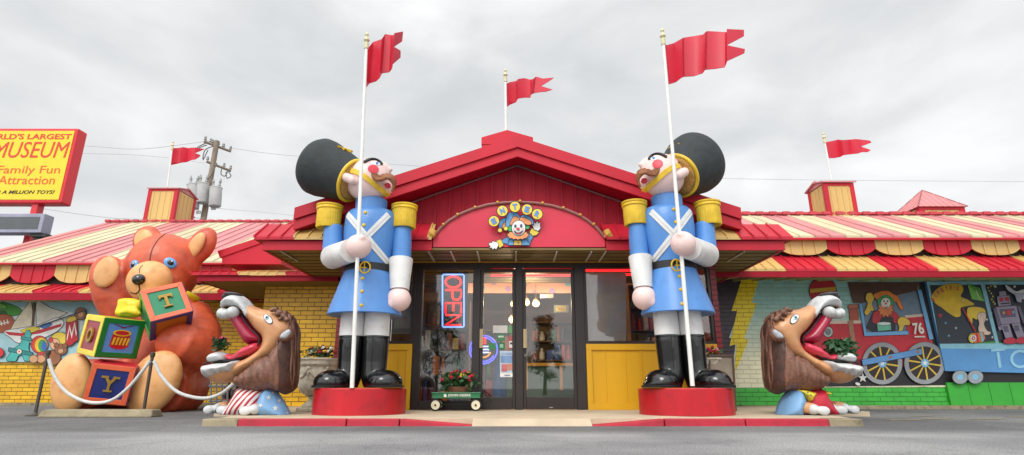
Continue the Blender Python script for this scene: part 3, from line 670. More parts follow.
# ---- cupolas
def cupola(D, fx0, fx1, y_top, y_base, depth, capkind, gl=2, side=1):
    a = at(fx0, y_base, D); b = at(fx1, y_base, D); z1 = zof(y_top, D); y0, y1 = D, D + depth
    x0, x1 = a.x, b.x; z0 = a.z - .5; tw = .07 * (x1 - x0) / .7
    c = MB(); c.box(x0 + .01, x1 - .01, y0 + .01, y1 - .01, z0, z1 - .02)
    nrib = 5
    for i in range(1, nrib): xx = x0 + (x1 - x0) * i / nrib; c.box(xx - .008, xx + .008, y0 - .002, y0 + .009, z0, z1 - .05)
    for i in range(1, nrib):
        yy = y0 + depth * i / nrib
        c.box(x0 - .002, x0 + .009, yy - .008, yy + .008, z0, z1 - .05); c.box(x1 - .009, x1 + .002, yy - .008, yy + .008, z0, z1 - .05)
    o = c.build('cupola', TANM, B)
    t = MB()
    for xx in (x0, x1 - tw):
        for yy in (y0, y1 - tw): t.box(xx - .012, xx + tw + .012, yy - .012, yy + tw + .012, z0, z1)
    t.box(x0 + tw + .013, x1 - tw - .013, y0 - .01, y0 + .05, z1 - .07, z1 - .002); t.box(x0 + tw + .013, x1 - tw - .013, y1 - .05, y1 + .01, z1 - .07, z1 - .002)
    t.build('corner_trim', RED, o)
    k = MB(); e = .06; xm = (x0 + x1) / 2; ym = (y0 + y1) / 2
    if capkind == 'gable':      # low ridge along x
        zr = z1 + .17 * (x1 - x0)
        for s in (0, 1):
            ya = y0 - e if s == 0 else y1 + e
            k.add([(x0 - e, ya, z1), (x1 + e, ya, z1), (x1 + e, ym, zr), (x0 - e, ym, zr), (x0 - e, ya, z1 + .035), (x1 + e, ya, z1 + .035), (x1 + e, ym, zr + .035), (x0 - e, ym, zr + .035)],
                  [(0, 1, 2, 3), (4, 7, 6, 5), (0, 4, 5, 1), (1, 5, 6, 2), (2, 6, 7, 3), (3, 7, 4, 0)] if s else [(3, 2, 1, 0), (5, 6, 7, 4), (1, 5, 4, 0), (2, 6, 5, 1), (3, 7, 6, 2), (0, 4, 7, 3)])
        k.prism([(x0 - .005, y0, z1), (x0 - .005, y1, z1), (x0 - .005, ym, zr)], (.04, 0, 0)); k.prism([(x1 + .005, y0, z1), (x1 + .005, y1, z1), (x1 + .005, ym, zr)], (-.04, 0, 0))
        for i in range(6): xx = x0 + (x1 - x0) * i / 5; k.box(xx - .02, xx + .02, ym - .05, ym + .05, zr + .03, zr + .06)
    else:
        zr = z1 + capkind; c4 = [(x0 - e, y0 - e, z1), (x1 + e, y0 - e, z1), (x1 + e, y1 + e, z1), (x0 - e, y1 + e, z1)]
        k.add(c4 + [(xm, ym, zr)], [(3, 2, 1, 0), (0, 1, 4), (1, 2, 4), (2, 3, 4), (3, 0, 4)])
        ap = Vector((xm, ym, zr)); cs = [Vector(c) for c in c4]
        for s in range(4):
            A, C = cs[s], cs[(s + 1) % 4]
            for i in range(9):
                t_ = i / 8; p = A.lerp(C, t_); m_t = 1 - abs(2 * t_ - 1); mid = A.lerp(C, .5)
                q = p + (ap - mid) * m_t if 0 < t_ < 1 else ap
                k.tube([p, q], .016, 5)
    k.build('cupola_roof', PINK, o); return Vector((xm, ym, zr))
c1 = cupola(18.3, 142.5, 172, 189, 224, 1.15, 'gable')
c2 = cupola(12.8, 829.5, 859, 183, 219, .75, 'gable')
c3 = cupola(13.2, 921, 966, 207, 217, 1.0, .62)
# centre cupola on the gable ridge
D = 9.6; a = at(483.5, 150, D); b = at(531, 150, D); z1 = zof(139, D)
m_ = MB(); m_.box(a.x, b.x, D, D + .75, 3.9, z1); cc = m_.build('cupola', TANM, B)
m_ = MB(); m_.prism([(a.x - .04, D - .03, z1 - .12), (b.x + .04, D - .03, z1 - .12), (b.x + .04, D - .03, z1 + .02), ((a.x + b.x) / 2, D - .03, z1 + .17), (a.x - .04, D - .03, z1 + .02)], (0, .84, 0)); m_.box(a.x - .02, a.x + .1, D - .02, D + .03, 3.9, z1 - .13); m_.build('cupola_roof', RED, cc)
c0 = Vector(((a.x + b.x) / 2, D + .1, z1 + .12))
# ============================================================ museum sign, message board
DM = 20.0
S = thing('museum_sign', at(35, 212, DM + .2) * 1, 'yellow red-framed museum sign high on a post at the left edge', 'sign')
S.location.z = .04; ORG[S.name] = Vector(S.location)
tr_, br_ = at(77.5, 128, DM), at(62.5, 203, DM); x1 = (tr_.x + br_.x) / 2; x0 = x1 - 4.3; z0, z1 = br_.z, tr_.z
m_ = MB(); m_.box(x0, x1, DM, DM + .5, z0, z1); m_.build('cabinet', mat('sign_red', (214, 40, 52), .35, .06), S, bevel=.06)
m_ = MB(); m_.box(x0 + .12, x1 - .12, DM - .02, DM - .004, z0 + .13, z1 - .13); m_.build('sign_face', mat('sign_yellow', (232, 206, 40), .4, .05), S)
RT = mat('sign_red_text', (216, 60, 36), .5, .04); OT = mat('sign_orange_text', (226, 96, 40), .5, .04); BT = mat('sign_black_text', (40, 34, 20), .5, .04)
def wtext(s, x0p, x1p, yt, yb, m, nm, bold=.0, shear=0, D=DM):
    z_t = zof(yt, D); z_b = zof(yb, D); ym = (yt + yb) / 2; xa, xb = xof(x0p, ym, D), xof(x1p, ym, D)
    t = MB(); text_mb(t, s, [(xa, D - .021, z_b), (xb, D - .021, z_b), (xb, D - .021, z_t), (xa, D - .021, z_t)], .01, bold=bold, shear=shear); return t
def wadd(strs, m, nm):
    T_ = MB()
    for a in strs:
        t = wtext(*a); k = len(T_.v); T_.v += t.v; T_.f += [tuple(i + k for i in f) for f in t.f]; T_.m += t.m
    return T_.build(nm, m, S)
wadd([("WORLD'S LARGEST", -23, 72, 134, 139.5, 0, 0, .02)], RT, 'lettering')
wadd([('TOY MUSEUM', -50, 69, 142, 158, 0, 0, .0, .12)], RT, 'lettering')
wadd([('Family Fun', -2, 60.5, 166, 176, 0, 0, .0)], OT, 'lettering')
wadd([('Attraction', -1, 55.5, 176, 184.5, 0, 0, .0)], OT, 'lettering')
wadd([('OVER A MILLION TOYS!', -15, 55, 190.5, 194, 0, 0, .01, .25)], BT, 'lettering')
m_ = MB(); m_.box(xof(29, 207, DM), xof(35, 207, DM), DM + .1, DM + .4, .04, z0 + .1); m_.build('post', mat('sign_red', (214, 40, 52)), S)
MBD = thing('message_board', (xof(5, 220, DM), DM, .04), 'grey-framed dark electronic message board under the yellow sign', 'sign')
DL = DM - .6
xr = xof(43, 222, DL); za_, zb_2 = zof(213.5, DL), zof(232.5, DL)
m_ = MB(); m_.box(xr - 3.2, xr, DL, DL + .45, zb_2, za_); m_.build('cabinet', mat('led_grey', (150, 152, 170), .5, .1), MBD, bevel=.02)
m_ = MB(); m_.box(xr - 3.05, xr - .14, DL - .012, DL - .002, zb_2 + .13, za_ - .13); m_.build('screen', mat('led_dark', (84, 88, 92), .4, .08), MBD)
m_ = MB(); m_.box(xof(27, 236, DL), xof(43, 236, DL), DL + .1, DL + .4, zb_2 - .12, zb_2 - .002); m_.box(xof(29, 236, DL), xof(34, 236, DL), DL + .2, DL + .4, .04, zb_2 - .12); m_.build('bracket', mat('dk', (50, 50, 52)), MBD)
# ============================================================ flags
FLG = mat('flag_red', (202, 34, 58), .45, .06, 2)
POLE = mat('pole_white', (226, 226, 222), .35, .05)
FIN = mat('finial_cream', (206, 200, 160), .4, .08)
def flag(cols, D, parent, amp=.05, tails=None):
    """cols: (px, ytop, ybottom, depth shift); tails: two fork tips"""
    m = MB(); P = []
    for px, yt, pxb, yb, d in cols:
        P.append([at(px + (pxb - px) * k / 6, yt + (yb - yt) * k / 6, D + d) for k in range(7)])
    th = Vector((0, .012, 0)); k = len(m.v); n = len(P)
    for c in P: m.v += c
    for c in P: m.v += [p + th for p in c]
    N7 = 7 * n
    for i in range(n - 1):
        for j in range(6):
            a = i * 7 + j; m.f += [(a, a + 1, a + 8, a + 7), (a + N7, a + 7 + N7, a + 8 + N7, a + 1 + N7)]; m.m += [0, 0]
        for j in (0, 6):
            a = i * 7 + j; m.f.append((a, a + 7, a + 7 + N7, a + N7) if j == 0 else (a, a + N7, a + 7 + N7, a + 7)); m.m.append(0)
    for i, r in ((0, 1), (n - 1, 0)):
        for j in range(6):
            a = i * 7 + j; m.f.append((a, a + N7, a + 1 + N7, a + 1) if r else (a, a + 1, a + 1 + N7, a + N7)); m.m.append(0)
    if tails:
        for (p1, p2, p3, p4, d) in tails:   # fork blades joined to the fly end
            q = [at(a, b, D + cols[-1][4]) if i in (0, 3) else at(a, b, D + d) for i, (a, b) in enumerate((p1, p2, p3, p4))]
            m.prism([x + Vector((0, -.001, 0)) for x in q], (0, .014, 0))
    return m.build('flag_cloth', FLG, parent, smooth=50)
def pole(base, top, r, label, group='red flags', fin=1.0):
    t = thing('flag', base, label, 'flag', group)
    m = MB(); m.tube([base, top], [r, r * .8], 12); m.build('pole', POLE, t, smooth=40)
    ax_ = (Vector(top) - Vector(base)).normalized()
    m = MB(); s = fin; m.lathe([(.02 * s, 0), (.034 * s, .005 * s), (.034 * s, .10 * s), (.02 * s, .12 * s), (.045 * s, .15 * s), (.03 * s, .2 * s), (.018 * s, .22 * s), (.03 * s, .245 * s), (.02 * s, .28 * s), (.002, .3 * s)], top, ax_, 14); m.build('finial', FIN, t, smooth=30); return t
DF = 7.45
t = pole(at(352, 388, DF), at(366.3, 49, DF), .029, 'tall flag on a white pole held by the left toy soldier, cloth flying up')
flag([(367.5, 48.5, 365, 88.5, 0), (373, 42, 369.5, 83, .12), (379, 40, 376, 81, .1), (381.8, 39, 379.3, 78, -.02), (385, 34, 382, 73, .1), (391, 35, 389, 72, .12), (393.6, 35, 391.5, 69, 0), (394.5, 33, 392.5, 66, -.03)], DF, t,
     tails=[((394.5, 33), (403, 31.5), (402, 41), (393.7, 46.5), .1), ((393.7, 46.5), (400.5, 50.5), (400.5, 57), (392.5, 64), .1)])
DF2 = 7.35
t = pole(at(692.5, 386, DF2), at(663.5, 45, DF2), .029, 'tall flag on a white pole held by the right toy soldier, largest red cloth')
flag([(663.5, 45, 666.5, 84, 0), (667, 45, 669, 84, .05), (674, 43, 676, 82, .1), (680, 39.5, 681, 78, .02), (682, 38.5, 683, 77, -.02), (684, 37.5, 684.5, 76.5, .08), (694, 36, 694, 76, .1), (703, 34.5, 703, 73, .03), (705.5, 32, 705, 70, -.03), (707, 31, 706.5, 69.5, .08), (717, 31.5, 716.5, 68.5, .1), (725, 32, 725, 67, .04), (727, 32, 727, 62, -.02)], DF2, t,
     tails=[((727, 29), (744, 29.8), (744, 36), (727, 45), .08), ((727, 45.2), (745, 49), (744.5, 53), (727, 61), .08)])
c1 = c1 + Vector((0, -.2, 0)); c2 = c2 + Vector((0, -.1, 0))
tp = at(172, 150, c1.y); t = pole(at(167.5, 187, c1.y) * 1, tp, .03, 'small red flag above the left wing on its striped roof turret', fin=1.2)
flag([(173, 148, 170.5, 165, 0), (177, 148, 175.5, 164, .15), (181, 147.5, 180, 163, .2), (183, 147, 182, 162.5, 0), (188, 148, 187, 162, .15), (192, 147.5, 191, 160, .1), (195, 147.5, 195, 159.5, 0)], c1.y, t,
     tails=[((195, 147.5), (204.5, 149), (200, 151), (195, 153), .1), ((195, 153), (200.5, 155), (199, 157), (195, 159.5), .1)])
tp = at(505.5, 82, c0.y); t = pole(at(506, 131, c0.y), tp, .028, 'red flag on a short pole at the peak of the entrance gable', fin=1.0)
flag([(505.5, 84, 506.5, 107, 0), (510, 82, 510, 104.5, .1), (516, 81, 516, 102, .12), (518, 79, 518, 98.5, -.02), (524, 78, 524, 97.5, .1), (530, 79.5, 530.5, 97.5, .1), (533, 79, 531, 94.5, -.02), (536, 76.5, 534, 93, .05), (543, 78.5, 540, 92, .05)], c0.y, t,
     tails=[((543, 78.5), (554, 77.5), (550, 80.5), (541, 86), .05), ((541, 86), (552.5, 89.5), (546, 91.5), (540, 92), .05)])
tp = at(825, 143, c2.y); t = pole(at(831.5, 180.5, c2.y), tp, .022, 'red flag on a thin pole over the right wing turret', fin=1.0)
flag([(826, 142, 829, 158, 0), (832, 141, 834, 158, .08), (838, 139.5, 840, 157, .1), (842, 140, 844, 155, -.02), (850, 139.5, 852, 154, .1), (856, 139, 858, 153.5, -.01), (861, 139.5, 862, 152, .05)], c2.y, t,
     tails=[((861, 139.5), (870, 140.5), (871.5, 142.5), (861, 146.5), .04), ((861, 146.5), (871, 150), (868, 152), (862, 152), .04)])
# ============================================================ utility pole and wires
DU = 30.0
U = thing('utility_pole', (xof(203, 222, DU), DU, .04), 'weathered wooden utility pole with three grey transformers behind the left wing', 'utility pole')
WOOD = mat('grey_wood', (142, 128, 112), .85, .2, 3, streak=.5); TRG = mat('transformer_grey', (186, 188, 186), .5, .08)
b_, t_ = at(203, 222, DU), at(217, 141, DU); dr = (t_ - b_); bs = b_ - dr * ((b_.z - .04) / dr.z)
m_ = MB(); m_.tube([bs, t_], [.2, .14], 12); m_.build('mast', WOOD, U, smooth=40)
for (x0_, y0_, x1_, y1_, dz) in ((204, 141.5, 231, 151.5, .25), (206.5, 161.5, 231, 171, .2), (204.5, 141, 224, 149, -.3)):
    p, q = at(x0_, y0_, DU - dz), at(x1_, y1_, DU - dz + .6); m_ = MB(); m_.tube([p, q], .08, 4); ca = m_.build('crossarm', WOOD, U)
    m_ = MB()
    for k_ in (0.03, .3, .7, .97):
        r0 = p.lerp(q, k_); m_.lathe([(.03, 0), (.03, .1), (.08, .12), (.07, .2), (.04, .22), (.07, .25), (.05, .32)], r0, (0, 0, 1), 8)
    m_.build('insulator', mat('insul', (150, 152, 150), .3), ca, smooth=40)
for px, yt, yb, w_ in ((193.5, 184.5, 208.5, 9.5), (203, 183.5, 203, 9), (216, 187.5, 206.5, 9.5)):
    a, b = at(px, yt, DU - .5), at(px - 1.2, yb, DU - .5); r = w_ * .6 * sc(px, 195, DU)
    m_ = MB(); h = a.z - b.z; m_.lathe([(r * .9, 0), (r, .05), (r, h - .06), (r * 1.06, h - .05), (r * 1.02, h), (r * .3, h + .1)], b, (a - b), 20); tr2 = m_.build('transformer', TRG, U, smooth=35)
    m_ = MB()
    for s in (-1, 1): m_.lathe([(.05, 0), (.09, .1), (.05, .2), (.08, .3), (.03, .5)], a + Vector((s * r * .5, 0, .03)), (s * .1, 0, 1), 8)
    m_.build('bushing', mat('insul', (150, 152, 150), .3), tr2)
m_ = MB()
for pts in ([(206, 143), (198, 147), (194, 151), (201, 147), (207, 145)], [(214, 146), (205, 150), (203, 160), (208, 150)], [(191, 187), (188, 196), (188, 206), (191, 214), (195, 218)], [(217, 163), (212, 174), (206, 182)], [(228, 171), (231, 176), (227, 178), (226, 172)], [(222, 168), (221, 174), (225, 176), (228, 170)]):
    m_.tube([at(a, b, DU - .3) for a, b in smoothline(pts)], .03, 5)
m_.build('jumper_wire', mat('wire_dark', (100, 100, 100), .6), U)
m_ = MB()
for a, b, px, py in ((213, 208, 0, 0), (198, 212, 0, 0)):
    q = at(a, b, DU - .4); m_.box(q.x - .12, q.x + .12, q.y, q.y + .1, q.z - .08, q.z + .08); m_.tube([q, q + Vector((0, 0, .4))], .03, 5)
m_.build('fuse_box', TRG, U)
WIRE = mat('cable', (176, 178, 180), .6, .0)
for i, (pts, D1, D2, r, lb) in enumerate([([(231, 148), (270, 153.5), (320, 158), (420, 166), (640, 176), (820, 180), (1100, 182)], 30, 34, .02, 'thin power line running right from the utility pole across the sky'),
        ([(205, 141.5), (140, 149), (85, 146), (-40, 141)], 30, 30, .022, 'thin power line running left from the top of the utility pole'),
        ([(205, 163), (150, 156), (85, 153.5), (-40, 152)], 30, 30, .018, 'lower thin power line left of the utility pole'),
        ([(205, 218), (130, 219), (90, 215.5), (45, 209), (-40, 196)], 27, 25, .022, 'sagging cable below the yellow museum sign'), 
        ([(212, 208), (260, 212), (330, 219)], 30, 30, .016, 'short cable sloping right from the transformers')]):
    P = smoothline(pts, 6); m_ = MB(); m_.tube([at(a, b, D1 + (D2 - D1) * k / (len(P) - 1)) for k, (a, b) in enumerate(P)], r * .6, 5)
    tag(m_.build('power_line', WIRE), lb, 'cable', 'overhead power lines')
# ============================================================ TOY SOLDIERS
XS, YS = at(358.5, 402, 8.1).x, 8.1
def hitpt(tree, px, py, lift=0.0):
    o = Vector((0, 0, CZ)); h = tree.ray_cast(o, ray(px, py))
    if h[0] is None: return None, None
    n = h[1];
    if n.dot(ray(px, py)) > 0: n = -n
    return h[0] + n * lift, n
def ribbon(mb, pts, width, th, m=0):
    """flat band along (point, normal) pairs"""
    k = len(mb.v); n = len(pts)
    for i, (p, nr) in enumerate(pts):
        a = pts[max(i - 1, 0)][0]; b = pts[min(i + 1, n - 1)][0]; d = (b - a).normalized(); s = nr.cross(d).normalized() * width / 2
        mb.v += [p - s - nr * .01, p + s - nr * .01, p + s * .9 + nr * th, p - s * .9 + nr * th]
    for i in range(n - 1):
        for q in range(4): a = k + i * 4 + q; b = k + i * 4 + (q + 1) % 4; mb.f.append((a, b, b + 4, a + 4)); mb.m.append(m)
    mb.f += [(k + 3, k + 2, k + 1, k), tuple(k + (n - 1) * 4 + q for q in range(4))]; mb.m += [m, m]
EYEW = mat('eye_white', (236, 236, 236), .2, 0); EYEB = mat('eye_blue', (70, 120, 190), .2, .1)
CHEEK = mat('cheek_red', (214, 50, 70), .4, .05); MUST = mat('moustache_brown', (140, 84, 46), .5, .25, 12, bump=.4)
HAIRY = mat('hair_gold', (176, 130, 60), .6, .25, 14, bump=.5)
FRNG = mat('fringe_yellow', (228, 190, 52), .55, .12, 8)
def soldier(label, other):
    T = thing('toy_soldier_statue', (XS, YS, .4316), label, 'statue', 'giant toy soldiers at the entrance')
    def ob(mb, nm, m, sm=40, par=None, bev=0): return mb.build(nm, m, par or T, smooth=sm, bevel=bev)
    zz = lambda py, D=YS: zof(py, D)
    zb = .4316
    # boots: shaft and big round toe, one mesh per boot
    for i, (lx, tx, ty, ang) in enumerate(((at(350.2, 360, YS).x, at(331, 383, 7.85).x, 7.86, -1), (at(374.8, 360, YS).x, at(385, 383, 7.85).x, 7.86, 1))):
        z1 = zz(337.5)
        src = MB(); src.lathe([(.13, zb + .0), (.172, zb + .12), (.174, zb + .35), (.186, z1 - .04), (.186, z1)], (lx, YS, 0), n=28)
        src.ell((tx, ty, zb + .07), (.235, .26, .17), nu=24, nv=14); src.ell(((tx + lx) / 2, (ty + YS) / 2 + .03, zb + .09), (.17, .19, .15), nu=20, nv=12)
        b = blob(src, .022, 3)
        for v in b.v:
            if v.z < zb + .004: v.z = zb + .004
        o = ob(b, 'boot', BOOT, 60)
        m = MB(); m.lathe([(.245, zb + .003), (.25, zb + .012), (.25, zb + .032), (.238, zb + .036)], (tx, ty, 0), n=28, sy=1.08); ob(m, 'sole', BLACKM, 40, o)
        m = MB(); m.lathe([(.18, z1 - .012), (.192, z1 - .008), (.192, z1 + .012), (.18, z1 + .018)], (lx, YS, 0), n=28); ob(m, 'boot_top', BOOT, 40, o)
        m = MB(); m.lathe([(.18, z1 + .019), (.176, zz(312))], (lx, YS, 0), n=28); ob(m, 'trouser_leg', WHITE)
    # coat skirt
    zw, zh = zz(270), zz(316); cx = XS
    m = MB(); m.lathe([(.47, zh + .03), (.52, zh), (.532, zh + .012), (.50, zh + .12), (.42, zh + (zw - zh) * .55), (.325, zw)], (cx, YS, 0), n=44, sy=.88); ob(m, 'coat_skirt', BLUE, 35)
    # torso
    zt = zz(211)
    m = MB(); m.lathe([(.32, zw), (.315, zw + .06), (.345, zw + .2), (.385, zw + .45), (.395, zw + .62), (.385, zt - .09), (.34, zt - .03), (.26, zt)], (cx, YS, 0), n=44, sy=.82)
    tor = m.bvh(); o = ob(m, 'coat_body', BLUE, 40)
    m2 = MB(); m2.lathe([(.235, zt - .01), (.235, zz(201)), (.225, zz(200.4)), (.2, zz(200.4))], (cx - .02, YS, 0), n=36); ob(m2, 'collar', BLUE, 40)
    # belt with buckle
    m2 = MB(); m2.lathe([(.325, zw - .045), (.352, zw - .043), (.346, zw + .062), (.318, zw + .066)], (cx, YS, 0), n=44, sy=.84); blt = ob(m2, 'belt', BLACKM, 40)
    bc = at(365, 267.5, YS - .31); ring = []
    for i in range(25): t = 2 * math.pi * i / 24; ring.append(bc + Vector((.072 * math.cos(t), 0, .082 * math.sin(t))))
    m2 = MB(); m2.tube(ring, .012, 8); m2.tube([bc + Vector((-.01, 0, .07)), bc + Vector((-.01, 0, -.07))], .008, 6); m2.tube([bc + Vector((-.075, 0, 0)), bc + Vector((.02, 0, 0))], .008, 6); ob(m2, 'buckle', GOLD, 40, blt)
    # crossed shoulder straps lying on the chest
    for (a, b) in (((345, 211), (388, 263)), ((392, 211), (341, 263))):
        pts = []
        for i in range(15):
            t = i / 14; p, n_ = hitpt(tor, a[0] + (b[0] - a[0]) * t, a[1] + (b[1] - a[1]) * t)
            if p: pts.append((p, n_))
        m2 = MB(); ribbon(m2, pts, .098, .014); ob(m2, 'cross_strap', WHITE, 30)
        m2 = MB(); ribbon(m2, pts, .012, .019); ob(m2, 'strap_seam', mat('strap_grey', (196, 200, 204), .5), 30)
    btn = [(365.5, 212.5, tor), (364, 225, tor)]
    sk = MB(); sk.lathe([(.52, zh), (.50, zh + .12), (.42, zh + (zw - zh) * .55), (.325, zw)], (cx, YS, 0), n=44, sy=.88); skb = sk.bvh()
    for a, b, tr_ in btn + [(362.5, 278.5, skb), (362, 291.5, skb), (361.5, 305.5, skb)]:
        p, n_ = hitpt(tr_, a, b, .004)
        if p is None: continue
        m2 = MB(); m2.ell(p, (.026, .02, .026), nu=14, nv=8); ob(m2, 'button', GOLD, 60)
    # epaulettes with fringe
    for px in (329, 404):
        c = at(px, 218, YS); z0, z1 = zz(228.5), zz(207)
        m2 = MB(); m2.lathe([(.12, z0 + .03), (.165, z0), (.178, z0 + .02), (.178, z1 - .06)], (c.x, YS, 0), n=90, wave=lambda t, i: 1 + .025 * math.sin(30 * t) + (.02 * math.sin(7 * t) if i == 1 else 0)); e = ob(m2, 'epaulette_fringe', FRNG, 60)
        m2 = MB(); m2.lathe([(.18, z1 - .06), (.194, z1 - .05), (.196, z1 - .03), (.186, z1 - .015), (.2, z1), (.2, z1 + .018), (.188, z1 + .022), (.17, z1 + .008), (.05, z1 + .012)], (c.x, YS, 0), n=36); ob(m2, 'epaulette', GOLD, 40)
    # hanging arm (towards the doorway)
    a, b = at(402.5, 226, YS), at(401.5, 262, YS)
    m2 = MB(); m2.tube([a, (a + b) / 2, b], [.13, .142, .14], 24); ob(m2, 'sleeve', BLUE, 40)
    a, b = at(401, 259.5, YS - .04), at(399.3, 290, YS - .1)
    m2 = MB(); m2.tube([a + Vector((0, 0, -.001)), a, b, b], [.16, .175, .138, .12], 28); ob(m2, 'glove_cuff', WHITE, 30)
    m2 = MB(); m2.ell(at(398.6, 299.5, YS - .12), (.178, .178, .172), nu=28, nv=18); m2.ell(at(391, 303, YS - .22), (.05, .06, .08), nu=14, nv=8); h_ = blob(m2, .02, 3); ob(h_, 'hand', SKIN, 60)
    # bent arm that holds the pole
    sh, el, wr, hd = at(333.5, 226, YS), at(333, 259, YS - .02), at(351, 250.5, 7.6), at(358.5, 246.5, 7.47)
    m2 = MB(); m2.tube([sh, sh.lerp(el, .6), el + Vector((0, 0, .0)), el + Vector((-.0, 0, -.09))], [.14, .152, .16, .11], 26); sl_ = ob(blob(m2, .022, 2), 'sleeve', BLUE, 60)
    m2 = MB(); e2 = el + Vector((.0, -.04, .02)); m2.tube([e2 + (e2 - wr).normalized() * .10, e2 + (e2 - wr).normalized() * .07, e2, wr], [.1, .15, .178, .165], 28); ob(m2, 'glove_cuff', WHITE, 50)
    m2 = MB(); m2.ell(hd, (.176, .17, .17), nu=28, nv=18); m2.ell(hd + Vector((.06, -.1, .09)), (.06, .07, .05), nu=14, nv=8); ob(blob(m2, .02, 3), 'hand', SKIN, 60)
    # head (the right statue's head sits turned a little more inward)
    global XF
    keep = XF
    if other: XF = (lambda p, k=keep[0]: k(p + Vector((.10, 0, .02))), True)
    hc = at(368.5, 180.5, 8.0); s = sc(368, 180, 8.0)
    m2 = MB(); m2.ell(hc, (.345, .31, .335), nu=40, nv=26)
    m2.ell(at(384, 188, 8.0), (.14, .15, .12)); m2.ell(at(383, 170, 8.0), (.12, .14, .12))
    hb = blob(m2, .025, 6); 
    # long turned-up nose
    m2 = MB(); m2.v = list(hb.v); m2.f = list(hb.f); m2.m = list(hb.m)
    nb, ntp = at(383, 169.5, 7.98), at(391, 169.8, 7.95); m2.tube([nb - (ntp - nb) * .6, nb, ntp], [.09, .085, .032], 14); m2.ell(ntp - (ntp-nb)*.1, .04, nu=12, nv=8)
    hb = blob(m2, .02, 3); tree = hb.bvh(); head = ob(hb, 'head', SKIN, 70)
    # neck
    # cheek, eye, brow, mouth, strap, moustache placed on the skin
    def disc(cx_, cy_, rx, ry, nm, mt, th=.012, rot=0):
        c_ = [hitpt(tree, x, y, th) for x, y in ellp(cx_, cy_, rx, ry, rot, 20)]; c_ = [q[0] for q in c_ if q[0] is not None]
        p, n_ = hitpt(tree, cx_, cy_, th * 1.5); mm = MB(); k = len(c_)
        mm.v = c_ + [q - n_ * .03 for q in c_] + [p]; 
        for i in range(k): j = (i + 1) % k; mm.f += [(i, j, 2 * k), (j, i, k + i, k + j)]; mm.m += [0, 0]
        return ob(mm, nm, mt, 60, head)
    disc(373.3, 169.3, 5.4, 3.9, 'cheek', CHEEK, rot=15)
    disc(375.5, 163.6, 4.6, 1.7, 'eye', EYEW, .01, rot=12); disc(376.8, 163.8, 1.4, 1.2, 'pupil', EYEB, .016, rot=10)
    def path(P, nm, mt, wd, th, k=5):
        pts = [hitpt(tree, a_, b_) for a_, b_ in smoothline(P, k)]; pts = [q for q in pts if q[0] is not None]
        mm = MB(); ribbon(mm, pts, wd, th); return ob(mm, nm, mt, 40, head)
    path([(364, 163), (369, 160.4), (374, 159.8), (378.5, 161.5), (381.5, 165)], 'eyebrow', BLACKM, .04, .03)
    path([(351.5, 170.8), (357, 172.3), (364, 176), (371, 181.5), (380, 189), (388.8, 196)], 'chin_strap', FRNG, .078, .022)
    path([(346, 160.5), (350, 166), (352, 168.5)], 'sideburn', BLACKM, .03, .012)
    m2 = MB(); p1 = at(387.5, 184.8, 7.83); m2.ell(p1, (.048, .045, .03), nu=16, nv=10); m2.ell(at(388, 186.5, 7.84), (.046, .045, .03), nu=16, nv=10); ob(blob(m2, .012, 2), 'mouth', CHEEK, 60, head)
    # moustache: twisted hank curling up to the cheek and down past the mouth
    m2 = MB()
    for q in range(7):
        ph = 2 * math.pi * q / 7; P = [(371.5, 171.3), (374.5, 175), (379, 178.4), (384, 177), (388.5, 176.3), (392.5, 179.5), (394.2, 185), (392.2, 191.5)]
        L2 = smoothline(P, 4); n2 = len(L2); pts = []; rr = []
        for i, (a_, b_) in enumerate(L2):
            t = i / (n2 - 1); w_ = (.04 * math.sin(math.pi * min(1, t * 1.1 + .05)) + .008)
            dd = 7.72 + .02 * math.cos(t * 4) + (.10 if t > .6 else 0) * (t - .6); a2 = ph + t * 5
            pts.append(at(a_, b_, dd) + Vector((math.cos(a2) * w_, math.sin(a2) * w_ * .8, math.sin(a2) * w_ * .9))); rr.append(.021 * (.35 + .65 * math.sin(math.pi * min(1, max(0.02, t)))) + .004)
        m2.tube(pts, rr, 7)
    ob(m2, 'moustache', MUST, 60, head)
    # ear
    m2 = MB(); m2.tube([at(344.5, 176, 7.8), at(348, 178, 7.72), at(353, 180.8, 7.71), at(358, 182.5, 7.74)], [.05, .072, .062, .03], 14); m2.ell(at(346, 177, 7.75), .068, nu=14, nv=10); ob(blob(m2, .015, 3), 'ear', SKIN, 70, head)
    # hat
    A = (Vector((-.66, .52, .54)) if other else Vector((-.86, .22, .43))).normalized(); hc2 = at(352.5, 180.5, 8.02)
    hs = 1.09 if other else 1.02
    m2 = MB(); m2.lathe([(.29, -.03), (.325, .0), (.335, .04), (.37 * hs, .22), (.415 * hs, .41), (.445 * hs, .56), (.448 * hs, .68), (.41 * hs, .76), (.30 * hs, .82), (.14, .85), (.01, .86)], hc2 - A * .02, A, n=48); ob(m2, 'fur_hat', HATB, 60)
    m2 = MB(); m2.lathe([(.28, -.035), (.335, -.04), (.348, -.025), (.348, 0.0), (.335, .012), (.30, .015)], hc2, A, n=48); ob(m2, 'hat_brim', GOLD, 40)
    m2 = MB(); m2.lathe([(.24, -.09), (.285, -.065), (.30, -.049), (.30, -.03)], hc2, A, n=40, wave=lambda t, i: 1 + .02 * math.sin(20 * t)); ob(m2, 'hair', HAIRY, 60)
    # gold star crest on the front of the hat
    U_ = Vector((.43, .0, .86)); fr_ = Vector((.46, -.35, .88)); fr_ = (fr_ - A * fr_.dot(A)).normalized()
    c = hc2 + A * .36 + fr_ * .385; e1 = A; e2 = fr_.cross(A).normalized(); star = []
    for i in range(16): t = 2 * math.pi * i / 16; r = .15 if i % 2 == 0 else .075; star.append(c + e1 * r * math.cos(t) + e2 * r * math.sin(t))
    m2 = MB(); m2.prism(star, fr_ * .035); ob(m2, 'hat_badge', GOLD, 30)
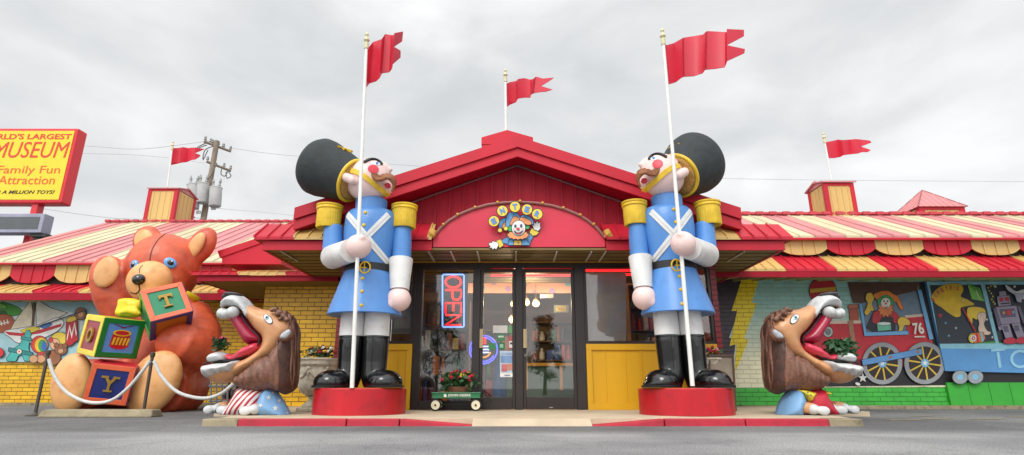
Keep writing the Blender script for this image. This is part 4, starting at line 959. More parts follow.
    XF = keep
    return T
def pedestal(label):
    m = MB(); m.lathe([(.62, WZ + .001), (.62, .415), (.608, .43)], (XS + .03, YS - .03, 0), n=64)
    p = m.build('pedestal', PEDR, None, smooth=35)
    tag(p, label, 'pedestal', 'red pedestals')
pedestal('round glossy red pedestal under the left toy soldier'); soldier('giant blue-coated toy soldier statue left of the doors, facing right', 0)
XR_ = at(687, 400, 7.95).x
XF = (lambda p: Vector((XR_ - (p.x - XS) * (.96 if p.z > .5 else 1) - .03 * max(0, p.z - .43), 7.95 + (p.y - YS), p.z)), True)
pedestal('round glossy red pedestal under the right toy soldier'); soldier('giant blue-coated toy soldier statue right of the doors, facing left', 1)
XF = None
# ============================================================ ALPHABET BLOCKS AND BEAR
BRN = mat('bear_fur', (210, 92, 56), .46, .2, 2.4, coat=.1, dark=(176, 54, 32), dthr=.6, bump=.3, bscale=16)
BTAN = mat('bear_tan', (226, 168, 108), .45, .12, 2.0, coat=.1, dark=(196, 118, 60), dthr=.66)
BE = thing('teddy_bear_statue', (at(150, 405, 11).x, 11.0, .03), 'giant sitting red-brown teddy bear statue with tan soles, one paw raised', 'statue')
def pe(mb, px, py, D, rx, ry, rd=None, rot=0, tilt=0):
    s = sc(px, py, D); M = Matrix.Rotation(math.radians(rot), 3, 'Y') @ Matrix.Rotation(math.radians(tilt), 3, 'X')
    mb.ell(at(px, py, D), (rx * s, (rd if rd else rx) * s, ry * s), M); return mb
m = MB()
pe(m, 163, 269, 11.3, 35, 36, 31); pe(m, 158, 284, 11.1, 27, 20, 24)                  # head
pe(m, 168, 355, 11.5, 36, 50, 30); pe(m, 172, 320, 11.45, 34, 28, 28)                 # torso
pe(m, 147, 240, 11.35, 14.5, 15.5, 7, rot=-15); pe(m, 201, 246, 11.4, 14, 21, 8, rot=25)   # ears
s_ = .0205
m.tube([at(140, 325, 11.3), at(124, 314, 11.1), at(113, 294, 10.95), at(108.5, 278, 10.9), at(107, 271, 10.9)], [18 * s_, 18 * s_, 17 * s_, 16 * s_, 14 * s_], 18); pe(m, 107, 271, 10.9, 15, 16, 13)
m.tube([at(192, 312, 11.3), at(199, 335, 11.1), at(198, 350, 10.6), at(180, 343, 10.35)], [17 * s_, 20 * s_, 20 * s_, 18 * s_], 18); pe(m, 177, 342, 10.35, 20, 20, 17)
m.tube([at(178, 385, 11.4), at(165, 388, 10.8), at(155, 388, 10.35)], [30 * s_, 28 * s_, 26 * s_], 20)
m.tube([at(130, 385, 11.6), at(95, 385, 10.9), at(80, 385, 10.35)], [24 * s_, 24 * s_, 22 * s_], 20)
bb = blob(m, .05, 6)
for v in bb.v: v.z = max(v.z, .035)
bt = bb.bvh(); bear = bb.build('body', BRN, BE, smooth=80)
for (px, py, D, rx, ry, rd, rot, nm) in ((154.5, 382, 10.1, 25.5, 32.5, 11, 24, 'sole'), (72, 382.5, 10.1, 20, 29.5, 11, -5, 'sole'), (106.3, 272, 10.57, 12.8, 16.5, 4.5, 4, 'paw_pad')):
    m = MB(); pe(m, px, py, D, rx, ry, rd, rot); q = blob(m, .04, 2)
    for v in q.v: v.z = max(v.z, .035)
    q.build(nm, BTAN, BE, smooth=80)
m = MB(); pe(m, 144, 240.5, 11.17, 9.5, 12, 3.5, -25); m.build('inner_ear', BTAN, BE, smooth=80)
m = MB(); pe(m, 195.5, 246, 11.2, 7, 15, 3.5, 22); m.build('inner_ear', BTAN, BE, smooth=80)
m = MB(); pe(m, 149.5, 281, 10.72, 21.5, 20.5, 17); pe(m, 150, 290, 10.72, 18, 14, 15); mz_ = blob(m, .04, 4); mt_ = mz_.bvh(); muz = mz_.build('muzzle', BTAN, BE, smooth=80)
m = MB(); p, n_ = hitpt(mt_, 138.8, 279.5); m.ell(p, (5.8 * s_, .1, 5.2 * s_)); m.build('nose', mat('nose_black', (16, 16, 18), .12, 0, coat=.5), BE, smooth=80)
SEAM = mat('seam_dark', (90, 40, 26), .6)
def onsurf(tree, P, r, nm, par, k=5, mt=SEAM):
    pts = [hitpt(tree, a, b, .0)[0] for a, b in smoothline(P, k)]; pts = [q for q in pts if q is not None]
    mm = MB(); mm.tube(pts, r, 6); mm.build(nm, mt, par, smooth=60)
onsurf(bt, [(155, 269), (150, 262), (152, 250), (158, 240), (165, 234)], .012, 'seam', bear)
onsurf(mt_, [(139, 285), (139.5, 290), (136, 293.5), (131, 292.5)], .014, 'mouth_line', muz); onsurf(mt_, [(139.5, 290), (144, 294), (149, 293)], .014, 'mouth_line', muz)
onsurf(mt_, [(139.5, 273), (140, 268), (143, 265)], .008, 'seam', muz)
for px, py in ((134.5, 265), (170.3, 263)):
    p, n_ = hitpt(bt, px, py, .0)
    if p is None: continue
    q = Vector((0, 0, 1)).rotation_difference(n_).to_matrix()
    k_ = .75 if px < 140 else 1
    m = MB(); m.ell(p, (.125 * k_, .10, .05), q); ew = m.build('eye', EYEB if 0 else mat('eye_sky', (90, 160, 226), .15, .1, coat=.5), BE, smooth=80)
    m = MB(); m.ell(p + n_ * .035, (.062 * k_, .055, .03), q); m.build('pupil', mat('nose_black', (16, 16, 18)), ew, smooth=80)
    m = MB(); m.ell(p + n_ * .062 + Vector((.02, 0, .025)), (.016, .016, .008), q, nu=10, nv=6); m.build('highlight', EYEW, ew, smooth=80)
BOWY = mat('bow_yellow', (238, 208, 40), .4, .1, 3)
m = pillow(xz([(60 + a / 4.55, 222 + b / 4.55) for a, b in smoothpoly([(256, 425), (268, 385), (276, 350), (322, 346), (350, 352), (376, 366), (372, 410), (352, 434), (300, 436)], 2)], 10.25), 10.25, .12, .07, .03)
m.tube([at(60 + a / 4.55, 222 + b / 4.55, 10.12) for a, b in ((276, 412), (310, 402), (350, 410), (370, 418))], [.03, .06, .055, .02], 8); m.tube([at(60 + a / 4.55, 222 + b / 4.55, 10.13) for a, b in ((300, 352), (316, 376), (324, 396))], [.02, .035, .02], 8)
blob(m, .022, 1).build('bow_tie', BOWY, BE, smooth=50)
m = MB(); m.tube([at(186, 294, 10.95), at(193, 297, 11.05), at(197, 300, 11.2)], .07, 10); m.build('neck_ribbon', BOWY, BE, smooth=60)
GOLDL = mat('letter_bronze', (168, 132, 52), .35, .1, 4, metal=.3)
def RM(a, b, c): return Matrix.Rotation(c, 3, 'Z') @ Matrix.Rotation(b, 3, 'Y') @ Matrix.Rotation(a, 3, 'X')
def block(name_label, a, b, c, px, py, D, size, cols, letters, drum=False):
    """cols: per face (field, frame): front, left, right, top, bottom, back"""
    R_ = RM(a, b, c); C = at(px, py, D); h = size / 2
    T = thing('alphabet_block', C - Vector((0, 0, h)), name_label, 'toy block', 'giant alphabet blocks held by the bear')
    faces = {'front': ((1, 0, 0), (0, 0, 1)), 'right': ((0, 1, 0), (0, 0, 1)), 'back': ((-1, 0, 0), (0, 0, 1)), 'left': ((0, -1, 0), (0, 0, 1)), 'top': ((1, 0, 0), (0, 1, 0)), 'bottom': ((1, 0, 0), (0, -1, 0))}
    m = MB(); vs = [C + R_ @ Vector((x * h * .93, y * h * .93, z * h * .93)) for z in (-1, 1) for y in (-1, 1) for x in (-1, 1)]
    m.add(vs, [(0, 2, 3, 1), (4, 5, 7, 6), (0, 1, 5, 4), (2, 6, 7, 3), (0, 4, 6, 2), (1, 3, 7, 5)]); m.build('cube', mat('blk_core', (120, 40, 30)), T)
    for fn, (u, v) in faces.items():
        u, v = Vector(u), Vector(v); n_ = u.cross(v); fld, frmc = cols[fn]
        q = [C + R_ @ (n_ * h + (u * sx + v * sy) * h) for sx, sy in ((-1, -1), (1, -1), (1, 1), (-1, 1))]
        f = MB(); w_ = .13
        for P in ([(0, 0), (1, 0), (1 - w_, w_), (w_, w_)], [(1, 0), (1, 1), (1 - w_, 1 - w_), (1 - w_, w_)], [(1, 1), (0, 1), (w_, 1 - w_), (1 - w_, 1 - w_)], [(0, 1), (0, 0), (w_, w_), (w_, 1 - w_)]):
            flat_on(f, q, P, .035, -.025)
        f.build('face_frame', mat('blk_%d_%d_%d' % frmc, frmc, .35, .08, 3, coat=.2), T, bevel=.006)
        f = MB(); flat_on(f, q, [(w_, w_), (1 - w_, w_), (1 - w_, 1 - w_), (w_, 1 - w_)], .01, -.018); fo = f.build('face_panel', mat('blk_%d_%d_%d' % fld, fld, .4, .08, 3, coat=.1), T)
        if fn in letters:
            iq = [quadmap(q, *uv) for uv in ((.35, .31), (.65, .31), (.65, .7), (.35, .7))]
            t_ = MB(); text_mb(t_, letters[fn], iq, .03, bold=.03)
            if letters[fn] in 'TYI':      # slab serifs like the photograph's bronze letters
                S_ = {'T': [(.40, .31, .60, .35), (.34, .58, .375, .7), (.625, .58, .66, .7)], 'Y': [(.40, .31, .60, .35), (.29, .66, .45, .71), (.55, .66, .71, .71)]}.get(letters[fn], [])
                for (x0, y0, x1, y1) in S_: flat_on(t_, q, [(x0, y0), (x1, y0), (x1, y1), (x0, y1)], .034)
            t_.build('letter', GOLDL, fo)
        if drum and fn == 'front':
            d = MB(); DRR = [mat('drum_red', (206, 30, 40), .4), mat('drum_yellow', (240, 196, 50), .4), mat('drum_line', (120, 20, 20), .5)]
            flat_on(d, q, [(.27, .3), (.35, .24), (.5, .215), (.65, .24), (.73, .3), (.71, .62), (.29, .62)], .006, -.008, 0)
            flat_on(d, q, [(x * .9 + .05, y) for x, y in ellp(.5, .64, .245, .085)], .006, -.001, 1); flat_on(d, q, [(x, y) for x, y in ellp(.5, .645, .17, .055)], .004, .0051, 0)
            for i in range(5):
                x = .31 + i * .085; flat_on(d, q, [(x, .33), (x + .04, .33), (x + .055, .52), (x + .025, .52)], .004, -.001, 1)
                flat_on(d, q, [(x + .04, .33), (x + .075, .52), (x + .055, .52), (x + .03, .36)], .004, .0035, 1)
            for s_x in (1, -1):
                flat_on(d, q, [(.5 - s_x * .05, .76), (.5 + s_x * .22, .84), (.5 + s_x * .22, .86), (.5 - s_x * .05, .785)], .006, -.006 + .002 * s_x, 2)
            d.build('drum_picture', DRR, fo)
    return T
OR, GR, BL, YL, RD, PU, NV, MR = (232, 104, 64), (20, 120, 84), (96, 150, 220), (232, 206, 60), (196, 30, 44), (126, 40, 110), (24, 40, 116), (150, 50, 66)
block('tilted alphabet block with a T on green, topmost in the bear arm', -.4737, -.3647, .6852, 166.0, 311.0, 10.2, .658,
      {'front': ((30, 130, 90), OR), 'left': (GR, (60, 150, 50)), 'right': (BL, NV), 'top': (YL, OR), 'bottom': ((206, 120, 30), (50, 60, 130)), 'back': (RD, BL)}, {'front': 'T'})
block('alphabet block with a red drum picture, resting on the Y block', .1397, .0054, 1.0336 - .0, 111.8, 336.7, 10.1, .662,
      {'front': (BL, (20, 120, 44)), 'left': (MR, YL), 'right': (RD, RD), 'top': (GR, YL), 'bottom': (NV, OR), 'back': (RD, GR)}, {'left': 'O'}, drum=True)
block('lowest alphabet block with a gold Y on navy between the bear soles', .1313, .1076, .144 + .35, 112.5, 382.0, 9.9, .62,
      {'front': (NV, OR), 'left': (YL, GR), 'right': (PU, PU), 'top': (RD, RD), 'bottom': (GR, OR), 'back': (RD, GR)}, {'front': 'Y'})
# wheel stop, stanchions and sagging white rope
m = MB(); D = 8.65; a, b = at(36, 417, D), at(151, 417, D)
m.add([(a.x, D, .016), (b.x, D, .016), (b.x, D + .32, .016), (a.x, D + .32, .016), (a.x + .03, D + .05, .125), (b.x - .03, D + .05, .125), (b.x - .03, D + .27, .125), (a.x + .03, D + .27, .125)], [(0, 3, 2, 1), (4, 5, 6, 7), (0, 1, 5, 4), (1, 2, 6, 5), (2, 3, 7, 6), (3, 0, 4, 7)])
tag(m.build('wheel_stop', CONCB, None, bevel=.02), 'long weathered concrete wheel stop in front of the bear', 'wheel stop')
PST = mat('post_bronze', (74, 66, 58), .45, .15); ROPE = mat('rope_white', (206, 206, 202), .6, .1, 20, bump=.4, bscale=90)
D = 9.05
for (x0, y0, x1, y1, lb) in ((36, 410, 48, 354, 'leaning dark bronze barrier post left of the bear soles'), (144, 409, 152.5, 356, 'dark bronze barrier post before the bear, between its right sole and the blocks')):
    a = at(x0, y0, D); b = at(x1, y1, D); a.z = .02
    m = MB(); m.tube([a, b], [.024, .024], 10); T = thing('barrier_post', a, lb, 'post', 'rope barrier posts'); m.build('post', PST, T, smooth=40)
    m = MB(); m.lathe([(.03, -.02), (.036, 0), (.036, .05), (.02, .06)], b, b - a, 14); m.build('post_cap', PST, T, smooth=40)
    m = MB(); m.lathe([(.12, 0), (.12, .012), (.04, .03), (.026, .05)], a, n=20); m.build('base_plate', PST, T, smooth=40)
for P, lb in (([(49, 359), (53, 373), (63, 389), (78, 399), (95, 403), (112, 400), (128, 388), (141, 373), (150, 361)], 'white rope sagging between the two barrier posts before the blocks'),
              ([(154, 361), (162, 377), (176, 391), (192, 397), (208, 398), (222, 393), (233, 384)], 'white rope sagging from the right barrier post towards the lion')):
    m = MB(); m.tube([at(a, b, D - .03) for a, b in smoothline(P, 5)], .026, 8); tag(m.build('barrier_rope', ROPE, None, smooth=60), lb, 'rope', 'barrier ropes')
# ============================================================ LIONS
LTAN = mat('lion_tan', (206, 150, 104), .35, .12, 3, coat=.15, dark=(178, 110, 70), dthr=.64)
LWH = mat('lion_white', (204, 206, 206), .4, .12, 5, bump=.15, bscale=20, dark=(168, 168, 164), dthr=.66)
MANED = mat('lion_mane_dark', (76, 48, 38), .5, .3, 12, bump=.4, bscale=30)
MANE = mat('lion_mane', (126, 86, 68), .45, .34, 16, bump=.25, bscale=30, streak=1, dark=(88, 54, 44), dthr=.56)
MARN = mat('mouth_maroon', (160, 26, 60), .3, .12, 4, coat=.2); TONG = mat('tongue_red', (214, 60, 84), .3, .1, 4, coat=.3)
BLK = mat('line_black', (20, 18, 20), .35)
DL0 = 7.9
def lz(P): return [(195 + a / 3.137, 280 + b / 3.137) for a, b in P]
def flower_clump(c, r, n, cols, parent, seed, leafc=(40, 84, 40), size=.035, leaves=80):
    rnd = random.Random(seed); m = MB(); k = len(cols)
    for i in range(leaves):
        p = Vector(c) + Vector((rnd.gauss(0, .5) * r[0], rnd.gauss(0, .5) * r[1], rnd.uniform(-1, .7) * r[2])); s = size * rnd.uniform(.9, 2)
        a = Vector((rnd.uniform(-1, 1), rnd.uniform(-1, 1), rnd.uniform(-.3, 1))).normalized(); b = a.cross(Vector((rnd.uniform(-1, 1), rnd.uniform(-1, 1), rnd.uniform(-1, 1)))).normalized()
        m.add([p - a * s, p + b * s * .45, p + a * s, p - b * s * .45], [(0, 1, 2, 3)])
    m.build('foliage', mat('leaf_%d_%d_%d' % leafc, leafc, .5, .35, 20), parent)
    groups_ = {}
    m = MB()
    for i in range(n):
        t = rnd.uniform(0, 6.28); rr = math.sqrt(rnd.random()); p = Vector(c) + Vector((math.cos(t) * rr * r[0], math.sin(t) * rr * r[1], (1 - rr * rr) * r[2] * .6 + rnd.uniform(-.2, .45) * r[2])); ci = rnd.randrange(k)
        for q in range(5):
            a = Vector((rnd.uniform(-1, 1), rnd.uniform(-1, .4), rnd.uniform(-.6, 1))).normalized() * size * .55
            m.ell(p + a, (size * rnd.uniform(.4, .75), size * rnd.uniform(.4, .7), size * rnd.uniform(.25, .5)), Matrix.Rotation(rnd.uniform(0, 3), 3, 'X') @ Matrix.Rotation(rnd.uniform(0, 3), 3, 'Z'), 6, 4, ci)
    m.build('blossoms', [mat('petal_%d_%d_%d' % c_, c_, .55, .25, 30) for c_ in cols], parent, smooth=80)
def lion(label, flag_shirt, flowers_label):
    T = thing('lion_statue', at(250, 417, DL0) * 1, label, 'statue', 'roaring lion head statues')
    st = .03; DT = DL0 - .15
    U = lambda *P: [(3.14 + x * .4968, 12.55 + y * .4968) for x, y in P]
    Lw = lambda *P: [(3.14 + x * .4968, 219.6 + y * .4968) for x, y in P]
    C = U((134, 150), (152, 105), (192, 70), (242, 56), (285, 80), (322, 126), (345, 130), (400, 152), (470, 158), (540, 184), (596, 235), (606, 290), (580, 350), (535, 400), (470, 460)) + Lw((400, 70), (320, 130), (216, 192), (150, 212), (92, 207), (58, 188), (50, 130), (60, 82), (120, 78), (200, 72), (280, 54), (350, 14)) + U((384, 400), (402, 355), (390, 322), (350, 284), (310, 228), (288, 190), (262, 166), (236, 150), (190, 142), (156, 158))
    hd = pillow(xz(lz(smoothpoly(C, 3)), DT), DL0, .25, .2, st); hb = blob(hd, .028, 3); tree = hb.bvh()
    hb.build('head', LTAN, T, smooth=80); head = T
    def pl(P, T_, R_, nm, mt, yc=DL0, par=None, vox=.02, k=3, it=3, tf=None, step=.03):
        q = pillow(xz(lz(smoothpoly(P, k)), DT), yc, T_, R_, step, tf=tf)
        if vox: q = blob(q, vox, it)
        return q.build(nm, mt, par or T, smooth=80)
    pl(U((134, 152), (150, 106), (190, 70), (240, 55), (287, 78), (322, 120), (347, 175), (342, 202), (311, 228), (288, 186), (255, 152), (190, 140), (155, 152), (138, 170)), .315, .17, 'muzzle', LWH)
    m = MB()
    for (x, y), r, dy in zip(U((172, 186), (196, 190), (234, 178), (172, 186), (234, 178)), (17, 15, 17, 17, 16), (-.08, -.13, -.18, .1, .16)): s = .0141 / 3.137; p = at(*lz([(x, y)])[0], DL0 + dy); m.ell(p, (r * s, .12, r * s * 1.05))
    blob(m, .018, 2).build('upper_lip', LWH, T, smooth=80)
    m = MB(); p = at(*lz(U((238, 68)))[0], DL0 - .06); m.ell(p, (.125, .17, .032), Matrix.Rotation(math.radians(4), 3, 'Y')); m.ell(at(*lz(U((196, 84)))[0], DL0 - .06), (.05, .13, .04)); blob(m, .018, 2).build('nose', mat('nose_grey', (64, 62, 66), .4, .1), T, smooth=80)
    pass
    gv = lambda x, z: 1 + .06 * math.sin(x * 62 + 1.5 * math.sin(z * 9))
    pl(Lw((49, 92), (120, 80), (200, 74), (272, 56), (262, 96), (248, 120), (240, 150), (224, 166), (206, 140), (194, 162), (178, 150), (150, 184), (140, 152), (112, 184), (88, 168), (62, 190), (48, 150)), .37, .1, 'chin_fur', LWH, tf=gv, k=2)
    pl(Lw((56, 80), (62, 36), (98, 8), (140, 6), (172, 26), (172, 62), (112, 76)), .25, .1, 'lower_teeth', LWH)
    m = MB()
    L3 = lz(smoothline(Lw((52, 88), (80, 74), (120, 73), (200, 68), (280, 50), (348, 10)) + U((382, 400), (398, 355), (388, 325), (346, 286), (304, 230), (282, 190), (256, 168), (234, 153), (190, 145), (160, 160), (146, 178)), 4))
    near = []
    for p in L3:
        h_ = hitpt(tree, *p, .004)[0]; q_ = at(*p, DL0 - .1) if h_ is None else h_
        if abs(q_.y - DL0) > .32: q_ = at(*p, DL0 - .1)
        near.append(q_)
    m.tube(near, .013, 7); m.tube([Vector((q_.x, 2 * DL0 - q_.y, q_.z)) for q_ in near], .013, 7)
    m.build('lip_line', BLK, T, smooth=60)
    pl(U((196, 225), (216, 180), (262, 172), (300, 225), (352, 290), (392, 330), (392, 362), (330, 372), (290, 376), (250, 310), (216, 258)), .2, .09, 'palate', MARN)
    pl(Lw((164, 14), (200, 24)) + U((214, 446), (270, 398), (340, 366), (384, 362), (390, 400), (350, 440)) + Lw((300, 44), (240, 62), (176, 68)), .19, .09, 'tongue', TONG)
    mn = U((470, 164), (500, 150), (545, 168), (588, 208), (612, 250), (618, 300), (612, 360), (614, 455)) + Lw((612, 120), (608, 200), (596, 246), (540, 285), (480, 262), (400, 272), (330, 266), (262, 246), (212, 196), (262, 148), (330, 92), (410, 30)) + U((440, 440), (484, 392), (532, 332), (570, 282), (580, 244), (545, 206), (505, 192))
    mb0 = pillow(xz(lz(smoothpoly(mn, 3)), DT), DL0, .34, .24, .025); mb0 = blob(mb0, .025, 2); mt0 = mb0.bvh()
    rs = random.Random(4); ts = []
    for k_ in range(34):        # carved wavy hanks hanging down the mane, both sides
        x0 = 215 + k_ * 12.3; run = []; ph = rs.uniform(0, 6.28); am = rs.uniform(3, 8)
        for q in range(60):
            yy = 150 + q * 11; xx = x0 + am * math.sin(yy / 46 + ph) + (yy - 150) * .015
            h_, n_ = hitpt(mt0, *lz(U((xx, yy)))[0], -.004)
            if h_ is not None and h_.y < DL0: run.append(h_)
            elif len(run) > 2: break
        if len(run) < 4: continue
        n2 = len(run); r0 = rs.uniform(.022, .036); rad = [r0 * (.35 + .65 * math.sin(math.pi * min(.97, (i + 1) / (n2 + 1)) ** .7)) for i in range(n2)]
        ts.append((run, rad)); ts.append(([Vector((p.x, 2 * DL0 - p.y, p.z)) for p in run], rad))
    base = mb0.build('mane', MANED, T, smooth=80)
    hk = MB()
    for run, rad in ts: hk.tube(run, rad, 7)
    blob(hk, .013, 1).build('mane_strands', MANE, base, smooth=80)
    m = MB()
    for i, (a, b, r) in enumerate([(U((480, 166))[0] + (7,)), (U((505, 160))[0] + (9,)), (U((530, 180))[0] + (9,)), (U((512, 192))[0] + (7,)), (U((556, 204))[0] + (9,)), (U((530, 222))[0] + (6,)), (U((575, 225))[0] + (9,))]): p = at(*lz([(a, b)])[0], DL0 - .2); m.ell(p, (r * .0045, .05, r * .0042), nu=12, nv=8)
    blob(m, .014, 1).build('brow_tuft', MANE, T, smooth=80)
    for sy in (-1, 1):
        eo = .16 if sy > 0 else 0
        e = pillow([(q_[0] - eo, q_[1] - eo * .2) for q_ in xz(lz(smoothpoly(U((548, 350), (560, 312), (590, 290), (622, 284), (640, 306), (636, 340), (612, 364), (572, 374)), 3)), DT)], DL0 + sy * .27, .07, .05, .02).build('ear', MANE, T, smooth=80)
        pillow([(q_[0] - eo, q_[1] - eo * .2) for q_ in xz(lz(smoothpoly(U((562, 350), (572, 322), (600, 300), (624, 296), (630, 318), (606, 350)), 3)), DT)], DL0 + sy * .33, .03, .03, .02).build('inner_ear', mat('ear_grey', (176, 180, 184), .5, .15, 8), e, smooth=80)
    def on(poly, nm, mt, th, par=None, rot=0):
        c_ = [hitpt(tree, *p, th)[0] for p in lz(poly)]; c_ = [q for q in c_ if q]
        if len(c_) < 4: return None
        mm = MB(); k = len(c_); ce = sum(c_, Vector()) / k + Vector((0, -th * .6, 0)); mm.v = c_ + [q + Vector((0, .03, 0)) for q in c_] + [ce]
        for i in range(k): j = (i + 1) % k; mm.f += [(i, j, 2 * k), (j, i, k + i, k + j)]; mm.m += [0, 0]
        return mm.build(nm, mt, par or T, smooth=60)
    on(ellp(*U((456, 223))[0], 19, 10.5, 48), 'eyelid', BLK, .006)
    ey = on(ellp(*U((455, 223))[0], 16, 8, 48), 'eye', EYEW, .014)
    on(ellp(*U((450, 218))[0], 6.5, 6.5, 0), 'iris', mat('iris_grey', (150, 176, 186) if flag_shirt else (120, 170, 150), .2, .05), .02, ey); on(ellp(*U((449, 217))[0], 3, 3, 0), 'pupil', BLK, .026, ey)
    # body, sleeves, paws
    zg = WZ + .003
    def bod(P, T_, R_, nm, mt, yc, k=3, par=None, tf=None):
        q = blob(pillow(xz(lz(smoothpoly(P, k)), yc), yc, T_, R_, .03, tf=tf), .02, 2)
        for v in q.v: v.z = max(v.z, zg)
        return q, q.build(nm, mt, par or T, smooth=80)
    if flag_shirt:
        SH = bpy.data.materials.new('striped_shirt'); SH.use_nodes = True; t = SH.node_tree; b = t.nodes['Principled BSDF']; b.inputs['Roughness'].default_value = .4
        g_ = N(t, 'ShaderNodeNewGeometry'); mp_ = N(t, 'ShaderNodeMapping'); mp_.inputs['Rotation'].default_value = (0, math.radians(-32), 0); wv = N(t, 'ShaderNodeTexWave', bands_direction='X'); wv.inputs['Scale'].default_value = 5.2; wv.inputs['Distortion'].default_value = 2.2; wv.inputs['Detail Scale'].default_value = .6
        cr_ = N(t, 'ShaderNodeValToRGB'); cr_.color_ramp.elements[0].position = .52; cr_.color_ramp.elements[0].color = (*lin((222, 218, 212)), 1); cr_.color_ramp.elements[1].position = .58; cr_.color_ramp.elements[1].color = (*lin((180, 40, 56)), 1)
        t.links.new(g_.outputs['Position'], mp_.inputs[0]); t.links.new(mp_.outputs[0], wv.inputs['Vector']); t.links.new(wv.outputs['Fac'], cr_.inputs[0]); t.links.new(cr_.outputs[0], b.inputs['Base Color'])
        bod(Lw((290, 230), (255, 275), (230, 320), (190, 375), (170, 415), (200, 436), (400, 436), (450, 300), (430, 240)), .27, .22, 'shirt', SH, DL0 - .02)
        q, sl_ = bod(Lw((450, 245), (500, 250), (535, 300), (575, 370), (592, 436), (500, 440), (410, 440), (396, 400), (385, 365), (402, 318)), .3, .22, 'sleeve', mat('sleeve_blue', (120, 164, 206), .4, .08), DL0 - .05)
        tq = q.bvh(); m = MB()
        for i, (x, y, r) in enumerate([U((457, 302))[0] + (9,), U((484, 272))[0] + (6,), U((524, 320))[0] + (8,), U((408, 350))[0] + (8,), U((447, 392))[0] + (10,), U((500, 368))[0] + (10.5,), U((552, 400))[0] + (9,), U((524, 352))[0][:2] + (.5,), U((575, 398))[0] + (4,)]):
            y += 207.05
            P = [(x + (r if j % 2 == 0 else r * .42) * math.sin(j * math.pi / 5 + i), y - (r if j % 2 == 0 else r * .42) * math.cos(j * math.pi / 5 + i)) for j in range(10)]
            c_ = [hitpt(tq, *p, .006) for p in lz(P)]
            if any(c[0] is None for c in c_): continue
            k = len(m.v); ce = sum([c[0] for c in c_], Vector()) / 10 + Vector((0, -.004, 0)); m.v += [c[0] for c in c_] + [ce]
            for j in range(10): m.f.append((k + j, k + (j + 1) % 10, k + 10)); m.m.append(0)
        m.build('star_pattern', LWH, sl_)
    else:
        bod(Lw((290, 240), (262, 290), (230, 340), (200, 380), (180, 420), (220, 436), (420, 436), (450, 300), (430, 240)), .26, .2, 'shirt', mat('shirt_red', (190, 34, 54), .4, .1), DL0 + .02)
        bod(Lw((440, 245), (490, 250), (530, 300), (560, 370), (566, 436), (500, 440), (424, 440), (424, 390), (400, 340)), .3, .22, 'sleeve', mat('sleeve_blue', (120, 164, 206), .4, .08), DL0 - .05)
        q, co = bod(Lw((236, 262), (330, 262), (470, 236), (490, 252), (440, 290), (396, 344), (380, 330), (362, 300), (330, 282), (250, 290)), .33, .16, 'collar', mat('collar_yellow', (226, 200, 60), .4, .05), DL0 - .05)
        tq = q.bvh(); m = MB()
        for x, y in Lw((380, 290), (400, 300), (420, 272), (398, 322), (440, 262), (404, 270), (380, 268), (360, 284), (420, 290), (456, 254), (384, 310)):
            p, n_ = hitpt(tq, *lz([(x, y)])[0], 0)
            if p: m.ell(p, (.012, .006, .012), nu=8, nv=5)
        m.build('dot_pattern', mat('dot_green', (50, 130, 70), .5), co)
    PAW = LWH
    for (cx_, w_, dy) in ((U((110, 0))[0][0], 17, .12), (U((196, 0))[0][0], 19, -.06), (U((342 if flag_shirt else 317, 0))[0][0], 20, -.26)):
        m = MB(); s = .0138 / 3.137; y0 = DL0 + dy; px_, py_ = lz([(cx_, 424)])[0]; py_ = 415; p = at(px_, py_, y0); p.z = zg + .07
        arm0 = at(*lz([(cx_ + 30, 398)])[0], y0 + .1)
        for j in range(4): m.ell(p + Vector((-.03 + 0 * j, (j - 1.5) * .066, -.015)), (w_ * s * .92, .034, .058), nu=14, nv=10)
        m.ell(p + Vector((.06, 0, .0)), (w_ * s * .9, .11, .07)); q = blob(m, .011, 1)
        for v in q.v: v.z = max(v.z, zg)
        pw = q.build('paw', PAW, T, smooth=80)
        m = MB()
        for j in range(4): a = p + Vector((-.03 - w_ * s * .9, (j - 1.5) * .062, -.02)); m.tube([a + Vector((0.02, 0, .03)), a + Vector((-.008, 0, 0)), a + Vector((0.0, 0, -.03))], [.008, .009, .002], 6)
        m.build('claws', BLK, pw, smooth=60)
        m = MB(); m.tube([p + Vector((.04, 0, .01)), p + Vector((.13, .01, .02)), arm0 + Vector((.1, .05, .0))], [.066, .074, .085], 16); q = blob(m, .018, 2)
        for v in q.v: v.z = max(v.z, zg)
        q.build('foreleg', LTAN, T, smooth=80)
    # flowers standing in the mouth
    G = thing('flower_bunch', at(221, 353, DL0 - .02), flowers_label, 'flowers', 'flowers in the lion mouths')
    if flag_shirt: flower_clump(at(220.5, 343, DL0 - .02), (.09, .09, .1), 12, [(206, 40, 90), (220, 80, 120), (180, 24, 60)], G, 3, leaves=120, size=.028)
    else: flower_clump(at(221.5, 347, DL0 - .02), (.15, .13, .13), 3, [(150, 30, 60)], G, 5, leaves=420, size=.036, leafc=(44, 88, 50))
lion('roaring brown-maned lion statue in a stars and stripes shirt, left of the entrance', True, 'pink roses standing in the mouth of the left lion')
XF = (lambda p: Vector((at(812.5, 380, DL0).x - (p.x - at(250, 380, DL0).x), p.y, p.z)), True)
lion('roaring brown-maned lion statue in a blue sleeve and yellow collar, right of the entrance', False, 'green leafy plant standing in the mouth of the right lion')
XF = None
